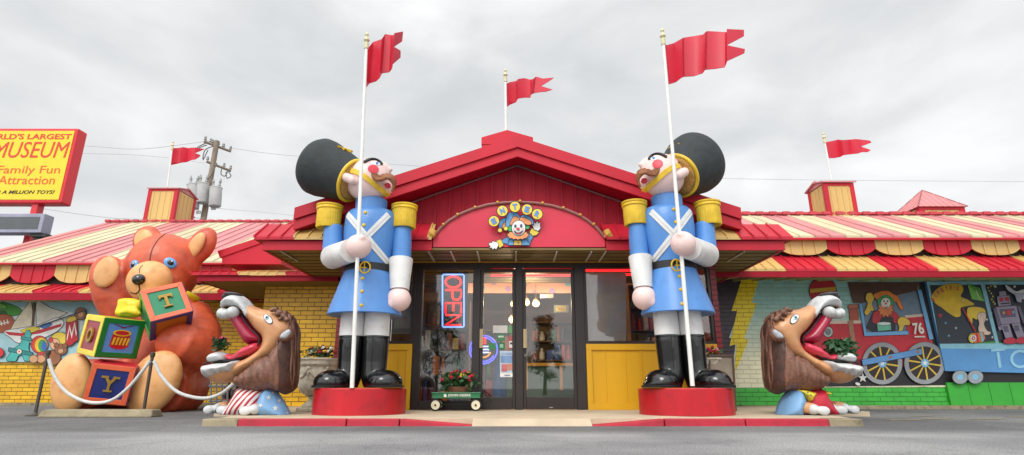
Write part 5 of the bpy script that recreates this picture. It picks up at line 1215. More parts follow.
# ============================================================ urns
STN = mat('urn_stone', (216, 208, 188), .85, .18, 5, bump=.4, bscale=30, dark=(130, 118, 96), dthr=.64)
def urn(px, D, label, cols, fl, seed, h=None):
    c = at(px, 400, D); z0 = WZ; z1 = zof(358.5, D) if h is None else h; H = z1 - z0; o = (c.x, D, z0)
    T = thing('stone_urn', (c.x, D, z0), label, 'planter', 'stone urns by the doors')
    m = MB(); m.box(c.x - .21, c.x + .21, D - .21, D + .21, z0 + .001, z0 + .07 * H); m.build('plinth', STN, T, bevel=.012)
    m = MB(); m.lathe([(.19, .071 * H), (.2, .11 * H), (.15, .15 * H), (.1, .22 * H), (.12, .27 * H), (.16, .28 * H)], o, n=32); m.build('foot', STN, T, smooth=30)
    m = MB(); m.lathe([(.12, .281 * H), (.2, .33 * H), (.255, .42 * H), (.27, .5 * H), (.262, .56 * H), (.262, .83 * H), (.285, .86 * H)], o, n=64, wave=lambda t, i: 1 + (.025 * math.cos(16 * t) if i in (1, 2, 3) else 0)); bo = m.build('bowl', STN, T, smooth=30)
    m = MB(); m.lathe([(.285, .861 * H), (.30, .88 * H), (.305, .95 * H), (.325, .97 * H), (.325, 1 * H), (.27, 1 * H), (.25, .93 * H)], o, n=64); m.build('rim', STN, T, smooth=30)
    m = MB()
    for q in range(6):      # hanging garland relief
        t0 = q * math.pi / 3 + .3; pts = []
        for i in range(9): t = t0 + i / 8 * math.pi / 3; pts.append(Vector(o) + Vector((.268 * math.cos(t), .268 * math.sin(t), (.8 - .17 * math.sin(math.pi * i / 8)) * H)))
        m.tube(pts, .018, 6); m.ell(pts[0], .035, nu=10, nv=6); m.ell(pts[0] - Vector((0, 0, .07)), (.02, .02, .05), nu=8, nv=6)
    m.build('garland_relief', STN, bo, smooth=60)
    G = thing('flower_bunch', (c.x, D, z1 - .02), fl, 'flowers', 'flowers in the stone urns'); flower_clump((c.x, D, z1 + .06), (.26, .2, .13), 26, cols, G, seed, leaves=110)
urn(315.5, 8.95, 'weathered stone urn between the left lion and the left toy soldier', [(226, 222, 214), (120, 16, 34), (150, 24, 44), (226, 180, 40)], 'white and dark red flowers in the left stone urn', 11)
urn(709, 9.25, 'weathered stone urn half hidden behind the right toy soldier', [(206, 40, 84), (226, 150, 160), (180, 26, 60)], 'pink flowers in the right stone urn', 12)
# framed board leaning behind the right soldier
D = 9.0; T = thing('leaning_board', at(730, 411, D), 'dark framed board leaning upright beside the right stone urn', 'board')
q = [at(708, 411.5, D - .15), at(736, 411.5, D - .15), at(733, 355, D), at(708, 355, D)]
m = MB(); fl_ = .07
for P in ([(0, 0), (1, 0), (1 - fl_, fl_ * .6), (fl_, fl_ * .6)], [(1, 0), (1, 1), (1 - fl_, 1 - fl_ * .6), (1 - fl_, fl_ * .6)], [(1, 1), (0, 1), (fl_, 1 - fl_ * .6), (1 - fl_, 1 - fl_ * .6)], [(0, 1), (0, 0), (fl_, fl_ * .6), (fl_, 1 - fl_ * .6)]): flat_on(m, q, P, .04, 0)
m.build('frame', mat('brown_frame', (86, 66, 54), .5, .2), T)
m = MB(); flat_on(m, q, [(fl_, fl_ * .6), (1 - fl_, fl_ * .6), (1 - fl_, 1 - fl_ * .6), (fl_, 1 - fl_ * .6)], .015, .005); m.build('panel', mat('tan_panel', (150, 136, 118), .6, .2), T)
# rack with two bottles behind the left lion
D = 9.6; T = thing('bottle_rack', at(214, 405, D) * 1, 'grey metal rack on the wall footing behind the left lion', 'rack')
T.location.z = .03; ORG[T.name] = Vector(T.location)
m = MB()
for px in (211, 216.5, 222, 227.5): m.tube([at(px, 406, D), at(px, 381, D)], .016, 6)
m.tube([at(209, 386, D), at(229, 386, D)], .016, 6); m.tube([at(209, 401, D), at(229, 401, D)], .016, 6); m.build('bars', mat('rack_grey', (104, 108, 112), .5), T, smooth=40)
for px, w_ in ((226, 'left'), (233.5, 'right')):
    p = at(px, 404, D + .25); p.z = .04; b_ = thing('cola_bottle', p, 'large dark cola bottle with a red label behind the lion, %s of the two' % w_, 'bottle', 'cola bottles')
    m = MB(); m.lathe([(.06, 0), (.075, .02), (.075, .2), (.07, .26), (.078, .32), (.06, .38), (.03, .46), (.025, .5), (.0, .5)], p, n=20); m.build('bottle_body', mat('cola', (40, 18, 16), .1, 0, coat=.5), b_, smooth=50)
    m = MB(); m.lathe([(.0765, .1), (.077, .11), (.077, .2), (.0765, .21)], p, n=20); m.build('bottle_label', mat('cola_red', (196, 20, 34), .4), b_, smooth=50)
# ============================================================ wagon with flowers
D = 9.15; c = at(457, 400, D); zc = zof(398, D); z1 = zof(392.4, D); xl, xr = xof(433.5, 396, D), xof(480.5, 396, D)
T = thing('toy_wagon', (c.x, D, WZ), 'small green metal pull wagon with cream wheels before the window', 'wagon')
WG = mat('wagon_green', (22, 112, 66), .3, .06, 3, coat=.3)
m = MB(); w2 = .17
m.box(xl, xr, D - w2, D + w2, zc, zc + .02); m.box(xl, xr, D - w2, D - w2 + .015, zc + .021, z1); m.box(xl, xr, D + w2 - .015, D + w2, zc + .021, z1); m.box(xl, xl + .015, D - w2 + .016, D + w2 - .016, zc + .021, z1); m.box(xr - .015, xr, D - w2 + .016, D + w2 - .016, zc + .021, z1)
tray = m.build('tray', WG, T, bevel=.004)
m = MB(); m.box(xl - .012, xr + .012, D - w2 - .012, D - w2 - .001, z1 - .014, z1 + .004); m.build('tray_rim', WG, tray, bevel=.003)
m = MB(); text_mb(m, 'JOHN DEERE', pxq(448, 393.9, 470.5, 397.1, D - w2 - .002), .002, bold=.02); m.build('lettering', mat('wagon_white', (232, 232, 220), .5), tray)
m = MB(); flat_on(m, pxq(443.5, 393.8, 446.6, 397, D - w2 - .002), [(.1, 0), (.9, 0), (1, .6), (.6, 1), (.1, .8)], .003); m.build('emblem', mat('wagon_white', (232, 232, 220), .5), tray)
for px in (437, 476.5):
    for yy in (D - w2 - .03, D + w2 - .01):
        p = at(px, 407, D); r = .088; p = Vector((p.x, yy, WZ + r + .001))
        m = MB(); m.lathe([(r * .8, 0), (r, .008), (r, .036), (r * .8, .044)], p, (0, 1, 0), 28); wh = m.build('wheel', mat('tyre_black', (26, 26, 26), .7), T, smooth=40)
        m = MB(); m.lathe([(r * .76, -.004), (r * .74, -.006), (r * .3, -.002), (.012, -.012), (.012, .05), (r * .74, .05)], p, (0, 1, 0), 28); m.build('hubcap', mat('wheel_cream', (226, 216, 186), .4), wh, smooth=30)
        m = MB(); m.lathe([(.016, -.02), (.016, -.0125)], p, (0, 1, 0), 12); m.build('hub', BLK, wh)
m = MB(); m.tube([(xl + .06, D, WZ + .09), (xr - .06, D, WZ + .09)], .012, 6); m.tube([(xl + .06, D - .15, WZ + .09), (xl + .06, D + .15, WZ + .09)], .01, 6); m.tube([(xr - .06, D - .15, WZ + .09), (xr - .06, D + .15, WZ + .09)], .01, 6); m.build('undercarriage', BLK, T)
m = MB(); m.tube([at(a, b, D - .05) for a, b in smoothline([(479, 402), (486, 403), (491, 401), (484, 393), (477, 388.5), (471, 385)], 4)], .012, 6); m.build('handle', BLK, T, smooth=50)
K = thing('flower_basket', (c.x + .0, D, zc + .022), 'brown basket of red, yellow and green flowers sitting in the wagon', 'basket')
m = MB(); m.lathe([(.15, 0), (.19, .13), (.2, .15), (.17, .15)], (c.x + .02, D, zc + .022), n=28, sy=.75); m.build('basket', mat('basket_brown', (120, 80, 54), .7, .3, 20, bump=.6), K, smooth=40)
flower_clump((c.x + .0, D, zc + .27), (.26, .13, .16), 34, [(206, 36, 76), (190, 30, 60), (226, 190, 60), (216, 226, 130), (224, 120, 50)], K, 21, leaves=260)
# ============================================================ things behind the glass
def neon(mb, q, strokes, r, m=0):
    for st_ in strokes:
        mb.tube([quadmap(q, u, v) for u, v in st_], r, 7, m)
NR = mat('neon_red', (255, 28, 26), emit=3.2); NB = mat('neon_blue', (120, 160, 255), emit=2.2); NB2 = mat('neon_violet', (90, 90, 255), emit=2.4)
DN = DS + .16
T = thing('neon_open_sign', at(453, 328, DN), 'tall red OPEN neon with a blue neon border in the window', 'neon sign')
q = pxq(439.5, 271.5, 467, 330, DN + .04)
m = MB(); m.box(q[0].x, q[1].x, DN + .04, DN + .05, q[0].z, q[2].z); m.build('backing', mat('neon_backing', (30, 30, 40), .4), T)
x0, yt, x1, yb = 442.5, 274.5, 464, 327
m = MB(); fr_ = [(x0 + 1, yt), (x1 - 1, yt), (x1, yt + 1), (x1, yb - 1), (x1 - 1, yb), (x0 + 1, yb), (x0, yb - 1), (x0, yt + 1), (x0 + 1, yt)]
m.tube([at(a, b, DN) for a, b in fr_], .013, 8); m.build('border_tube', NB, T, smooth=60)
def rot_q(a, b, c, d): return [at(a, b, DN), at(a, d, DN), at(c, d, DN), at(c, b, DN)]    # reading downwards
Y = [(276.5, 287.5), (290, 300), (303, 313), (315, 325)]
O_ = [[(.5 + .5 * math.cos(t), .5 + .5 * math.sin(t)) for t in [2 * math.pi * i / 18 for i in range(19)]]]
P_ = [[(0, 0), (0, 1), (.6, 1), (.9, .9), (1, .72), (.9, .52), (.6, .44), (0, .44)]]; E_ = [[(1, 0), (0, 0), (0, 1), (1, 1)], [(0, .5), (.8, .5)]]; N_ = [[(0, 0), (0, 1), (1, 0), (1, 1)]]
for (y0, y1), st_, nm in zip(Y, (O_, P_, E_, N_), 'OPEN'):
    m = MB(); neon(m, rot_q(445.5, y0, 461, y1), st_, .018); m.build('letter_tube', NR, T, smooth=60)
T = thing('round_neon_sign', at(483, 366, DN + .1), 'round blue neon sign glowing low between the door and window', 'neon sign')
cc_ = at(483.5, 349.5, DN + .1); s = .0171
m = MB(); m.lathe([(.24, 0), (.24, .02)], cc_ + Vector((0, .03, 0)), (0, 1, 0), 30); m.build('backing', mat('neon_backing', (30, 30, 40), .4), T)
for r, a0, a1, mt, nm in ((.235, 0, 360, NB2, 'ring_tube'), (.2, 30, 330, NB2, 'ring_tube'), (.13, 200, 340, mat('neon_amber', (255, 150, 50), emit=1.6), 'arc_tube')):
    m = MB(); m.tube([cc_ + Vector((r * math.cos(math.radians(a)), 0, r * math.sin(math.radians(a)))) for a in np.linspace(a0, a1, 37)], .011, 6); m.build(nm, mt, T, smooth=60)
m = MB()
for z in (-.05, 0, .05): m.tube([cc_ + Vector((-.1, -.01, z)), cc_ + Vector((.1, -.01, z))], .012, 6)
m.build('bar_tube', mat('neon_white', (200, 210, 255), emit=1.8), T)
m = MB(); m.box(cc_.x - .05, cc_.x + .04, cc_.y - .03, cc_.y - .01, cc_.z + .09, cc_.z + .2); m.build('red_badge', mat('neon_red', (255, 60, 44)), T)
NRT = mat('neon_strip', (255, 24, 30), emit=4.0)
for i, (a, b, lb) in enumerate(((491, 514, 'red neon tube pair at the top of the left door glass'), (523, 572, 'red neon tube pair at the top of the right door glass'), (580, 655, 'red neon tube pair at the top of the right window'))):
    m = MB()
    for y_ in ((271.5, 275.5) if i < 2 else (270.5, 274.5)): m.tube([at(a, y_, DN + .05), at(b, y_, DN + .05)], .02, 8)
    tag(m.build('neon_tube', NRT, None, smooth=60), lb, 'neon tube', 'red neon tubes over the doors')
LAMP = mat('lamp_glow', (255, 214, 150), emit=4.0); BRS = mat('brass_dark', (120, 84, 44), .35, .1)
for i, (px, py, D, w_) in enumerate(((526, 302.5, 11.6, 'left'), (536, 303.5, 11.6, 'right'), (514, 304, 11.6, 'leftmost'), (512.5, 319.5, 11.0, 'lowest'))):
    p = at(px, py, D); T = thing('pendant_lamp', p, ['glowing glass globe lamp inside the right door, left of the bright pair', 'glowing glass globe lamp inside the right door, right of the bright pair', 'glowing globe lamp partly hidden by the door post', 'glowing globe lamp hanging lowest, beside the door post'][i], 'lamp', 'globe lamps inside the shop')
    m = MB(); m.ell(p, (.075, .075, .07)); m.build('globe', LAMP, T, smooth=80)
    m = MB(); m.lathe([(.05, .05), (.06, .07), (.02, .12), (.01, .14)], p, n=16); m.tube([p + Vector((0, 0, .14)), Vector((p.x, p.y, 2.74))], .006, 6); m.build('fitting', BRS, T)
    l_ = bpy.data.lights.new('lamp_light', 'POINT'); l_.energy = 22; l_.color = (1, .78, .5); l_.shadow_soft_size = .08; lo = bpy.data.objects.new('lamp_light', l_); SC.collection.objects.link(lo); lo.location = p + Vector((0, -.12, -.02))
# fill lights added under the ceiling, out of view, to brighten the shop
for i, (x_, lb) in enumerate(((-1.3, 'long fill light added under the ceiling in the left part of the shop'), (.9, 'long fill light added under the ceiling in the right part of the shop'))):
    m = MB(); m.box(x_ - .6, x_ + .6, 10.7, 10.95, 2.70, 2.745); tag(m.build('shop_fill_light', mat('fill_glow', (255, 240, 214), emit=3.0)), lb, 'fill light', 'added shop fill lights')
    l_ = bpy.data.lights.new('shop_fill_lamp', 'AREA'); l_.shape = 'RECTANGLE'; l_.size = 1.2; l_.size_y = .25; l_.energy = 170; l_.color = (1, .9, .76); lo = bpy.data.objects.new('shop_fill_lamp', l_); SC.collection.objects.link(lo); lo.location = (x_, 10.83, 2.69)
def plate(px0, yt, px1, yb, D, col, nm, lb, cat, extra=None, group=None):
    q = pxq(px0, yt, px1, yb, D); T = MB(); flat_on(T, q, [(0, 0), (1, 0), (1, 1), (0, 1)], .006); mats = [mat('pl_%d_%d_%d' % col, col, .5, .08, 6)]
    for i, (cl, P) in enumerate(extra or []): flat_on(T, q, P, .003, .0065 + .0015 * i, i + 1); mats.append(mat('pl_%d_%d_%d' % cl, cl, .5, .15, 12))
    return tag(T.build(nm, mats), lb, cat, group)
R4 = lambda a, b, c, d: [(a, b), (c, b), (c, d), (a, d)]
DG = DS + .036
plate(493, 325.5, 507.5, 333, DG, (206, 204, 196), 'notice', 'blank white notice on the left door glass', 'notice', group='notices on the door')
plate(497, 334, 505, 341, DG, (70, 124, 84), 'notice', 'green notice just under the white one on the left door', 'notice', [((190, 206, 190), R4(.15, .5, .85, .75))], 'notices on the door')
plate(498, 342.5, 505, 349.5, DG, (40, 110, 76), 'notice', 'green notice with a pale square, second below the white one', 'notice', [((150, 190, 160), R4(.25, .25, .75, .75))], 'notices on the door')
plate(488.5, 343, 496, 349.5, DG, (60, 130, 80), 'notice', 'green notice left of the green one with a pale square', 'notice', None, 'notices on the door')
plate(508.5, 336, 514.5, 349, DG, (170, 90, 90), 'notice', 'small red and white notice at the edge of the left door', 'notice', [((220, 216, 210), R4(.1, .1, .9, .6)), ((60, 60, 60), R4(.25, .35, .75, .5))], 'notices on the door')
plate(508.5, 325.5, 514.5, 333.5, DG, (110, 160, 110), 'notice', 'pale green notice at the top edge of the left door', 'notice', None, 'notices on the door')
plate(500, 351, 514.5, 377.5, DG, (186, 200, 216), 'poster', 'large pale blue and red poster on the left door', 'poster', [((120, 150, 190), R4(.05, .55, .95, .82)), ((196, 110, 110), R4(.1, .22, .5, .5)), ((206, 140, 120), R4(.5, .28, .92, .52)), ((150, 170, 200), R4(.1, .86, .9, .94)), ((230, 226, 220), R4(.0, .02, 1, .17)), ((110, 120, 150), R4(.3, .06, .7, .1))])
plate(540, 294, 553.5, 298, 11.6, (214, 212, 204), 'hanging_card', 'white card hanging inside above the lamps', 'card')
plate(554, 305, 568.5, 312.5, 11.6, (160, 170, 160), 'small_sign', 'yellow sign with a grey border inside the right door', 'sign', [((232, 206, 90), R4(.16, .14, .84, .86)), ((150, 120, 60), R4(.25, .55, .75, .62)), ((150, 120, 60), R4(.25, .35, .75, .42))])
plate(583, 272.5, 626, 341.5, 9.68, (236, 214, 212), 'reflection_board', 'pale pink board standing in for a bright reflection in the right window', 'reflection board')  # bright reflection imitated by a pale board just behind the pane
plate(392, 279, 412, 334, 10.0, (150, 150, 146), 'window_poster', 'grey poster inside the left window beside the yellow apron', 'poster', [((190, 188, 180), R4(.1, .1, .9, .5)), ((96, 60, 60), R4(.1, .6, .6, .9))])
# goods inside: counter, shelves full of boxed toys, blue cloth figure, potted tree
T = thing('shop_counter', (at(548, 380, 11.8).x, 11.9, WZ), 'green shop counter with yellow trim inside the right door', 'counter')
a, b = at(500, 400, 11.7), at(592, 366, 11.7)
m = MB(); m.box(a.x, b.x, 11.7, 12.3, WZ, b.z); m.build('base', mat('counter_green', (60, 100, 84), .5, .12), T)
m = MB(); m.box(a.x - .02, b.x + .02, 11.66, 12.34, b.z + .001, b.z + .06); m.box(a.x + .5, a.x + .56, 11.675, 11.698, WZ + .3, b.z - .001); m.box(b.x - .66, b.x - .60, 11.675, 11.698, WZ + .3, b.z - .001); m.build('trim', mat('counter_yellow', (206, 156, 40), .5), T)
rnd = random.Random(5)
def shelf(px0, px1, ytop, D, rows, label, seed):
    rn = random.Random(seed); a = at(px0, ytop, D); x0, x1, zt = a.x, at(px1, ytop, D).x, a.z
    T = thing('display_shelf', ((x0 + x1) / 2, D + .2, WZ), label, 'shelf', 'display shelves inside the shop')
    m = MB(); m.box(x0, x0 + .03, D, D + .4, WZ, zt); m.box(x1 - .03, x1, D, D + .4, WZ, zt); m.box(x0 + .031, x1 - .031, D + .37, D + .4, WZ, zt)
    for r in range(rows + 1): z = WZ + .08 + (zt - WZ - .1) * r / rows; m.box(x0 + .031, x1 - .031, D, D + .368, z, z + .02)
    m.build('shelf_case', mat('shelf_wood', (110, 76, 50), .6, .2), T)
    for r in range(rows):
        z = WZ + .1 + (zt - WZ - .1) * r / rows; x = x0 + .05; hh = (zt - WZ - .1) / rows - .05
        while x < x1 - .15:
            w_ = rn.uniform(.07, .16); h_ = rn.uniform(.45, .95) * hh; c_ = rn.choice([(196, 60, 50), (60, 90, 160), (220, 190, 90), (210, 206, 196), (70, 130, 80), (160, 90, 60), (90, 60, 90), (230, 140, 70), (40, 40, 44)])
            k = MB()
            if rn.random() < .6: k.box(x, x + w_ * .9, D + .05, D + .25, z + .001, z + h_)
            else: k.lathe([(w_ * .3, 0), (w_ * .42, .1 * h_), (w_ * .4, h_ * .6), (w_ * .2, h_ * .72), (w_ * .26, h_ * .85), (w_ * .15, h_)], (x + w_ * .45, D + .15, z + .001), n=12)
            o = k.build('boxed_toy' if len(k.v) == 8 else 'toy_figure', mat('toy_%d_%d_%d' % c_, c_, .5, .2, 8), T)
            x += w_ + .02
shelf(424, 470, 300, 11.2, 4, 'tall wooden shelf of assorted toys behind the OPEN neon window', 1)
shelf(484, 512, 330, 12.6, 3, 'wooden toy shelf far inside behind the left door', 2)
shelf(530, 575, 322, 12.9, 4, 'wooden toy shelf against the back wall behind the counter', 3)
shelf(628, 665, 285, 11.0, 5, 'tall dark toy shelf beside the pink reflection board', 4)
shelf(345, 384, 300, 11.0, 4, 'toy shelf inside the left window behind the soldier', 6)
T = thing('draped_cloth', at(499, 408, 10.0), 'tall bright blue draped cloth standing behind the left door', 'cloth')
m = MB(); p = at(499.5, 405, 10.1); H = zof(349, 10.1) - WZ; m.lathe([(.13, 0), (.12, H * .3), (.1, H * .6), (.09, H * .85), (.05, H)], (p.x, 10.1, WZ), n=60, wave=lambda t, i: 1 + .1 * math.sin(9 * t + i)); m.build('cloth', mat('cloth_blue', (40, 110, 190), .6, .2, 6), T, smooth=60)
# trees across the car park, behind the photographer: the doors mirror them
def tree(x, y, h, w, label, seed):
    rn = random.Random(seed); T = thing('lot_tree', (x, y, 0), label, 'tree', 'trees across the car park')
    m = MB(); m.tube([(x, y, -.05), (x + .05, y, h * .3), (x - .04, y, h * .6), (x, y, h * .85)], [.14, .11, .07, .03], 9)
    for k in range(7): a = rn.uniform(0, 6.28); z = h * rn.uniform(.3, .65); m.tube([(x, y, z), (x + math.cos(a) * w * .5, y + math.sin(a) * w * .5, z + h * .2)], [.05, .015], 6)
    m.build('trunk', mat('bark', (80, 62, 46), .9), T)
    m = MB(); cl = []
    for k in range(46):
        t = rn.random(); a = rn.uniform(0, 6.28); r = w * (1 - t * .75) * math.sqrt(rn.random()); cl.append((Vector((x + math.cos(a) * r, y + math.sin(a) * r, h * (.22 + .76 * t))), rn.uniform(.16, .34) * w))
    for c, r in cl:
        for q in range(70):
            p = c + Vector((rn.gauss(0, .5), rn.gauss(0, .5), rn.gauss(0, .45))) * r; a = Vector((rn.uniform(-1, 1), rn.uniform(-1, 1), rn.uniform(-1, 1))).normalized() * .09; b = a.cross(Vector((rn.uniform(-1, 1), 1, rn.uniform(-1, 1)))).normalized() * .05
            m.add([p - a, p + b, p + a, p - b], [(0, 1, 2, 3)])
    m.build('crown', mat('leaf_dark', (46, 78, 44), .6, .3, 4), T)
tree(2.2, -20, 5.2, 1.35, 'slim green tree across the car park, mirrored in the right door', 1)
tree(-5.5, -23, 6.5, 2.4, 'broad green tree across the car park, mirrored left of the doors', 2)
tree(11, -26, 7.0, 2.6, 'tall broad green tree at the far right across the car park', 3)
# ============================================================ painted boards and murals
def grow(P, d):
    P = [np.array(p, float) for p in P]; n = len(P); A = sum(P[i][0] * P[(i + 1) % n][1] - P[(i + 1) % n][0] * P[i][1] for i in range(n)); sg = 1 if A > 0 else -1; o = []
    for i in range(n):
        a, b, c = P[i - 1], P[i], P[(i + 1) % n]; u = (b - a) / (np.linalg.norm(b - a) + 1e-9); v = (c - b) / (np.linalg.norm(c - b) + 1e-9)
        nn = np.array([u[1] + v[1], -(u[0] + v[0])]) * sg; l = np.linalg.norm(nn)
        nn = nn / l if l > 1e-6 else nn; k = min(1 / max(.35, math.sqrt(max(0, (1 + u @ v) / 2))), 2.2); o.append(tuple(b + nn * d * k))
    return o
class Paint:
    """thin cut-out coats of paint stacked on a board, listed from the back"""
    def __init__(s, D, base, step=.0006): s.D, s.y, s.step = D, base, step
    def fig(s, name, parent, items, line=.55, lc=(30, 26, 30)):
        m = MB(); mats = []; idx = {}
        def mi(c):
            if c not in idx: idx[c] = len(mats); mats.append(mat('pt_%d_%d_%d' % c, c, .5, .12, 5))
            return idx[c]
        for it in items:
            c, P = it[0], it[1]; ln = it[2] if len(it) > 2 else line
            if ln: s.y += s.step; m.prism([at(a, b, s.D) + Vector((0, -s.y, 0)) for a, b in grow(P, ln)], (0, s.step * .8, 0), mi(lc))
            s.y += s.step; m.prism([at(a, b, s.D) + Vector((0, -s.y, 0)) for a, b in P], (0, s.step * .8, 0), mi(c))
        return m.build(name, mats, parent)
def z8(P): return [(835 + a / 3.957, 275 + b / 3.957) for a, b in P]
def zc_(P): return [(920 + a / 3.952, 275 + b / 3.952) for a, b in P]
def z4(P): return [(a / 3.79, 290 + b / 3.79) for a, b in P]
def star(cx, cy, r, n=5, k=.42, rot=0): return [(cx + (r if j % 2 == 0 else r * k) * math.sin(j * math.pi / n + rot), cy - (r if j % 2 == 0 else r * k) * math.cos(j * math.pi / n + rot)) for j in range(2 * n)]
def bar(x0, y0, x1, y1, w):
    dx, dy = x1 - x0, y1 - y0; l = math.hypot(dx, dy); nx_, ny_ = -dy / l * w / 2, dx / l * w / 2
    return [(x0 + nx_, y0 + ny_), (x1 + nx_, y1 + ny_), (x1 - nx_, y1 - ny_), (x0 - nx_, y0 - ny_)]
# ---- left toy mural
TL = thing('toy_mural', at(40, 362, DWL - .06), 'painted toy mural board with sailboat, football and plane above the yellow bricks', 'mural')
q = [at(-60, 362, DWL - .06), at(190, 361, DWL - .06), at(190, 301.5, DWL - .06), at(-60, 301.5, DWL - .06)]
m = MB(); m.box(q[0].x, q[1].x, DWL - .06, DWL - .003, q[0].z, q[2].z); m.build('board', mat('mural_blue', (158, 196, 204), .5, .12, 2), TL)
P = Paint(DWL, .062)
P.fig('cloud', TL, [((206, 216, 214), z4(smoothpoly([(0, 64), (40, 58), (80, 70), (120, 62), (160, 90), (260, 80), (320, 120), (300, 160), (200, 150), (0, 150)])), 0), ((206, 216, 214), [(110, 303), (188, 303), (188, 330), (150, 326), (110, 318)], 0)])
P.fig('green_toy_car', TL, [((70, 150, 50), z4(smoothpoly([(-120, 62), (-40, 40), (10, 48), (45, 55), (88, 75), (85, 92), (40, 100), (-20, 92), (-110, 98)]))), ((40, 100, 40), z4(ellp(20, 92, 14, 11))), ((120, 190, 80), z4(ellp(10, 62, 24, 9, 10)))])
P.fig('football', TL, [((172, 84, 48), z4(ellp(18, 128, 46, 34, -8, 28))), ((226, 220, 206), z4(bar(-14, 136, 44, 122, 5)), 0)] + [((226, 220, 206), z4(bar(x, 140 - x * .24, x - 4, 122 - x * .24, 4)), 0) for x in (-8, 4, 16, 28, 40)])
P.fig('sailboat', TL, [((226, 214, 186), z4([(50, 150), (66, 120), (126, 40), (134, 96), (132, 142), (90, 150)])), ((214, 210, 196), z4([(146, 60), (152, 40), (200, 70), (262, 88), (212, 116), (148, 142)])), ((120, 84, 50), z4(bar(140, 30, 132, 152, 5))), ((226, 226, 222), z4(smoothpoly([(26, 158), (90, 146), (160, 132), (222, 108), (246, 116), (248, 132), (226, 156), (180, 180), (120, 202), (76, 200), (54, 184)]))), ((186, 40, 48), z4([(26, 158), (90, 164), (160, 152), (244, 128), (240, 140), (160, 166), (90, 176), (44, 172)]), 0), ((222, 200, 60), z4(smoothpoly([(88, 156), (120, 144), (150, 140), (158, 150), (120, 164)])), .4), ((70, 120, 180), z4(smoothpoly([(160, 138), (190, 126), (206, 132), (180, 146)])), .4)])
P.fig('toy_ball', TL, [((206, 60, 44), z4(ellp(160, 208, 31, 32, 0, 26))), ((226, 190, 50), z4(ellp(166, 210, 24, 28)), 0), ((60, 150, 80), z4(ellp(172, 212, 17, 24)), 0), ((60, 100, 180), z4(ellp(178, 214, 10, 18)), 0)])
P.fig('biplane', TL, [((70, 176, 168), z4([(36, 262), (60, 226), (86, 208), (104, 172), (110, 156), (122, 154), (128, 168), (122, 196), (118, 222), (128, 250), (126, 270), (104, 268), (94, 244), (80, 250), (70, 270), (40, 270)])), ((40, 130, 130), z4(bar(44, 226, 132, 244, 12))), ((226, 220, 200), z4(ellp(84, 234, 9, 9))), ((200, 60, 50), z4(star(84, 234, 6)), 0), ((50, 150, 150), z4(bar(92, 182, 130, 190, 8)))])
P.fig('doll', TL, [((196, 60, 56), z4(smoothpoly([(150, 256), (160, 238), (200, 236), (214, 250), (206, 272), (150, 272)]))), ((224, 196, 70), z4(smoothpoly([(206, 182), (224, 164), (250, 164), (272, 182), (274, 206), (254, 220), (232, 214), (216, 206)]))), ((228, 176, 140), z4(ellp(219, 206, 18, 21))), ((206, 60, 60), z4(ellp(204, 190, 8, 10)), .4), ((40, 30, 40), z4(ellp(215, 202, 2.5, 3)), 0), ((40, 30, 40), z4(ellp(226, 202, 2.5, 3)), 0), ((180, 50, 50), z4(ellp(219, 216, 6, 2.5)), 0)])
P.fig('toy_bear', TL, [((150, 94, 60), z4(ellp(206, 258, 34, 28))), ((150, 94, 60), z4(ellp(242, 226, 22, 20))), ((150, 94, 60), z4(ellp(226, 210, 8, 8)), .4), ((150, 94, 60), z4(ellp(258, 212, 8, 8)), .4), ((206, 160, 116), z4(ellp(242, 232, 10, 8)), .4), ((206, 150, 110), z4(ellp(168, 262, 16, 14))), ((196, 150, 110), z4(ellp(140, 262, 16, 14)))])
P.fig('toy_drum', TL, [((186, 30, 44), z4([(264, 118), (302, 100), (306, 190), (276, 214), (262, 204)])), ((226, 190, 60), z4(ellp(284, 112, 22, 9, -18))), ((226, 222, 214), z4([(266, 196), (276, 150), (284, 186), (294, 138), (300, 176), (303, 166), (295, 122), (284, 166), (276, 132), (265, 184)]), 0)])
P.fig('toy_wheels', TL, [((150, 96, 70), z4(ellp(316, 92, 20, 22))), ((200, 150, 110), z4(ellp(318, 94, 11, 12)), .4), ((206, 40, 44), z4(ellp(8, 238, 20, 18))), ((60, 150, 90), z4(ellp(-50, 240, 30, 24))), ((226, 190, 60), z4(ellp(-130, 200, 40, 46))), ((60, 60, 70), z4(bar(150, 142, 340, 78, 4)), 0)])
P.fig('toy_rocket', TL, [((206, 60, 50), [(110, 350), (140, 318), (150, 316), (150, 324), (122, 358)]), ((90, 110, 190), ellp(174, 340, 12, 12))])
# ---- engine painted on the brick wall
TR = thing('locomotive_mural', at(890, 386, DWR - .02), 'red steam locomotive with a clown driver and number 76 painted on the brick wall', 'mural')
P = Paint(DWR, .012)
P.fig('backdrop', TR, [((34, 30, 34), [(826, 355), (918, 355), (919, 282), (931, 282), (945, 346), (1100, 352), (1100, 383), (826, 386.5)], 0), ((92, 62, 50), z8([(48, 28), (336, 28), (300, 108), (70, 112)]), 0), ((110, 130, 150), z8([(102, 112), (336, 60), (352, 160), (284, 160), (284, 236), (118, 240)]), 0)], 0)
P.fig('smoke_stack', TR, [((190, 36, 50), ellp(822.5, 291, 13.5, 14)), ((214, 170, 60), [(809.5, 289), (835.5, 287), (835.5, 291), (809.5, 293)], .3), ((176, 84, 62), z8([(54, 126), (86, 122), (92, 184), (58, 186)]), .4), ((190, 110, 80), z8([(50, 120), (88, 116), (90, 130), (52, 134)]), .4)])
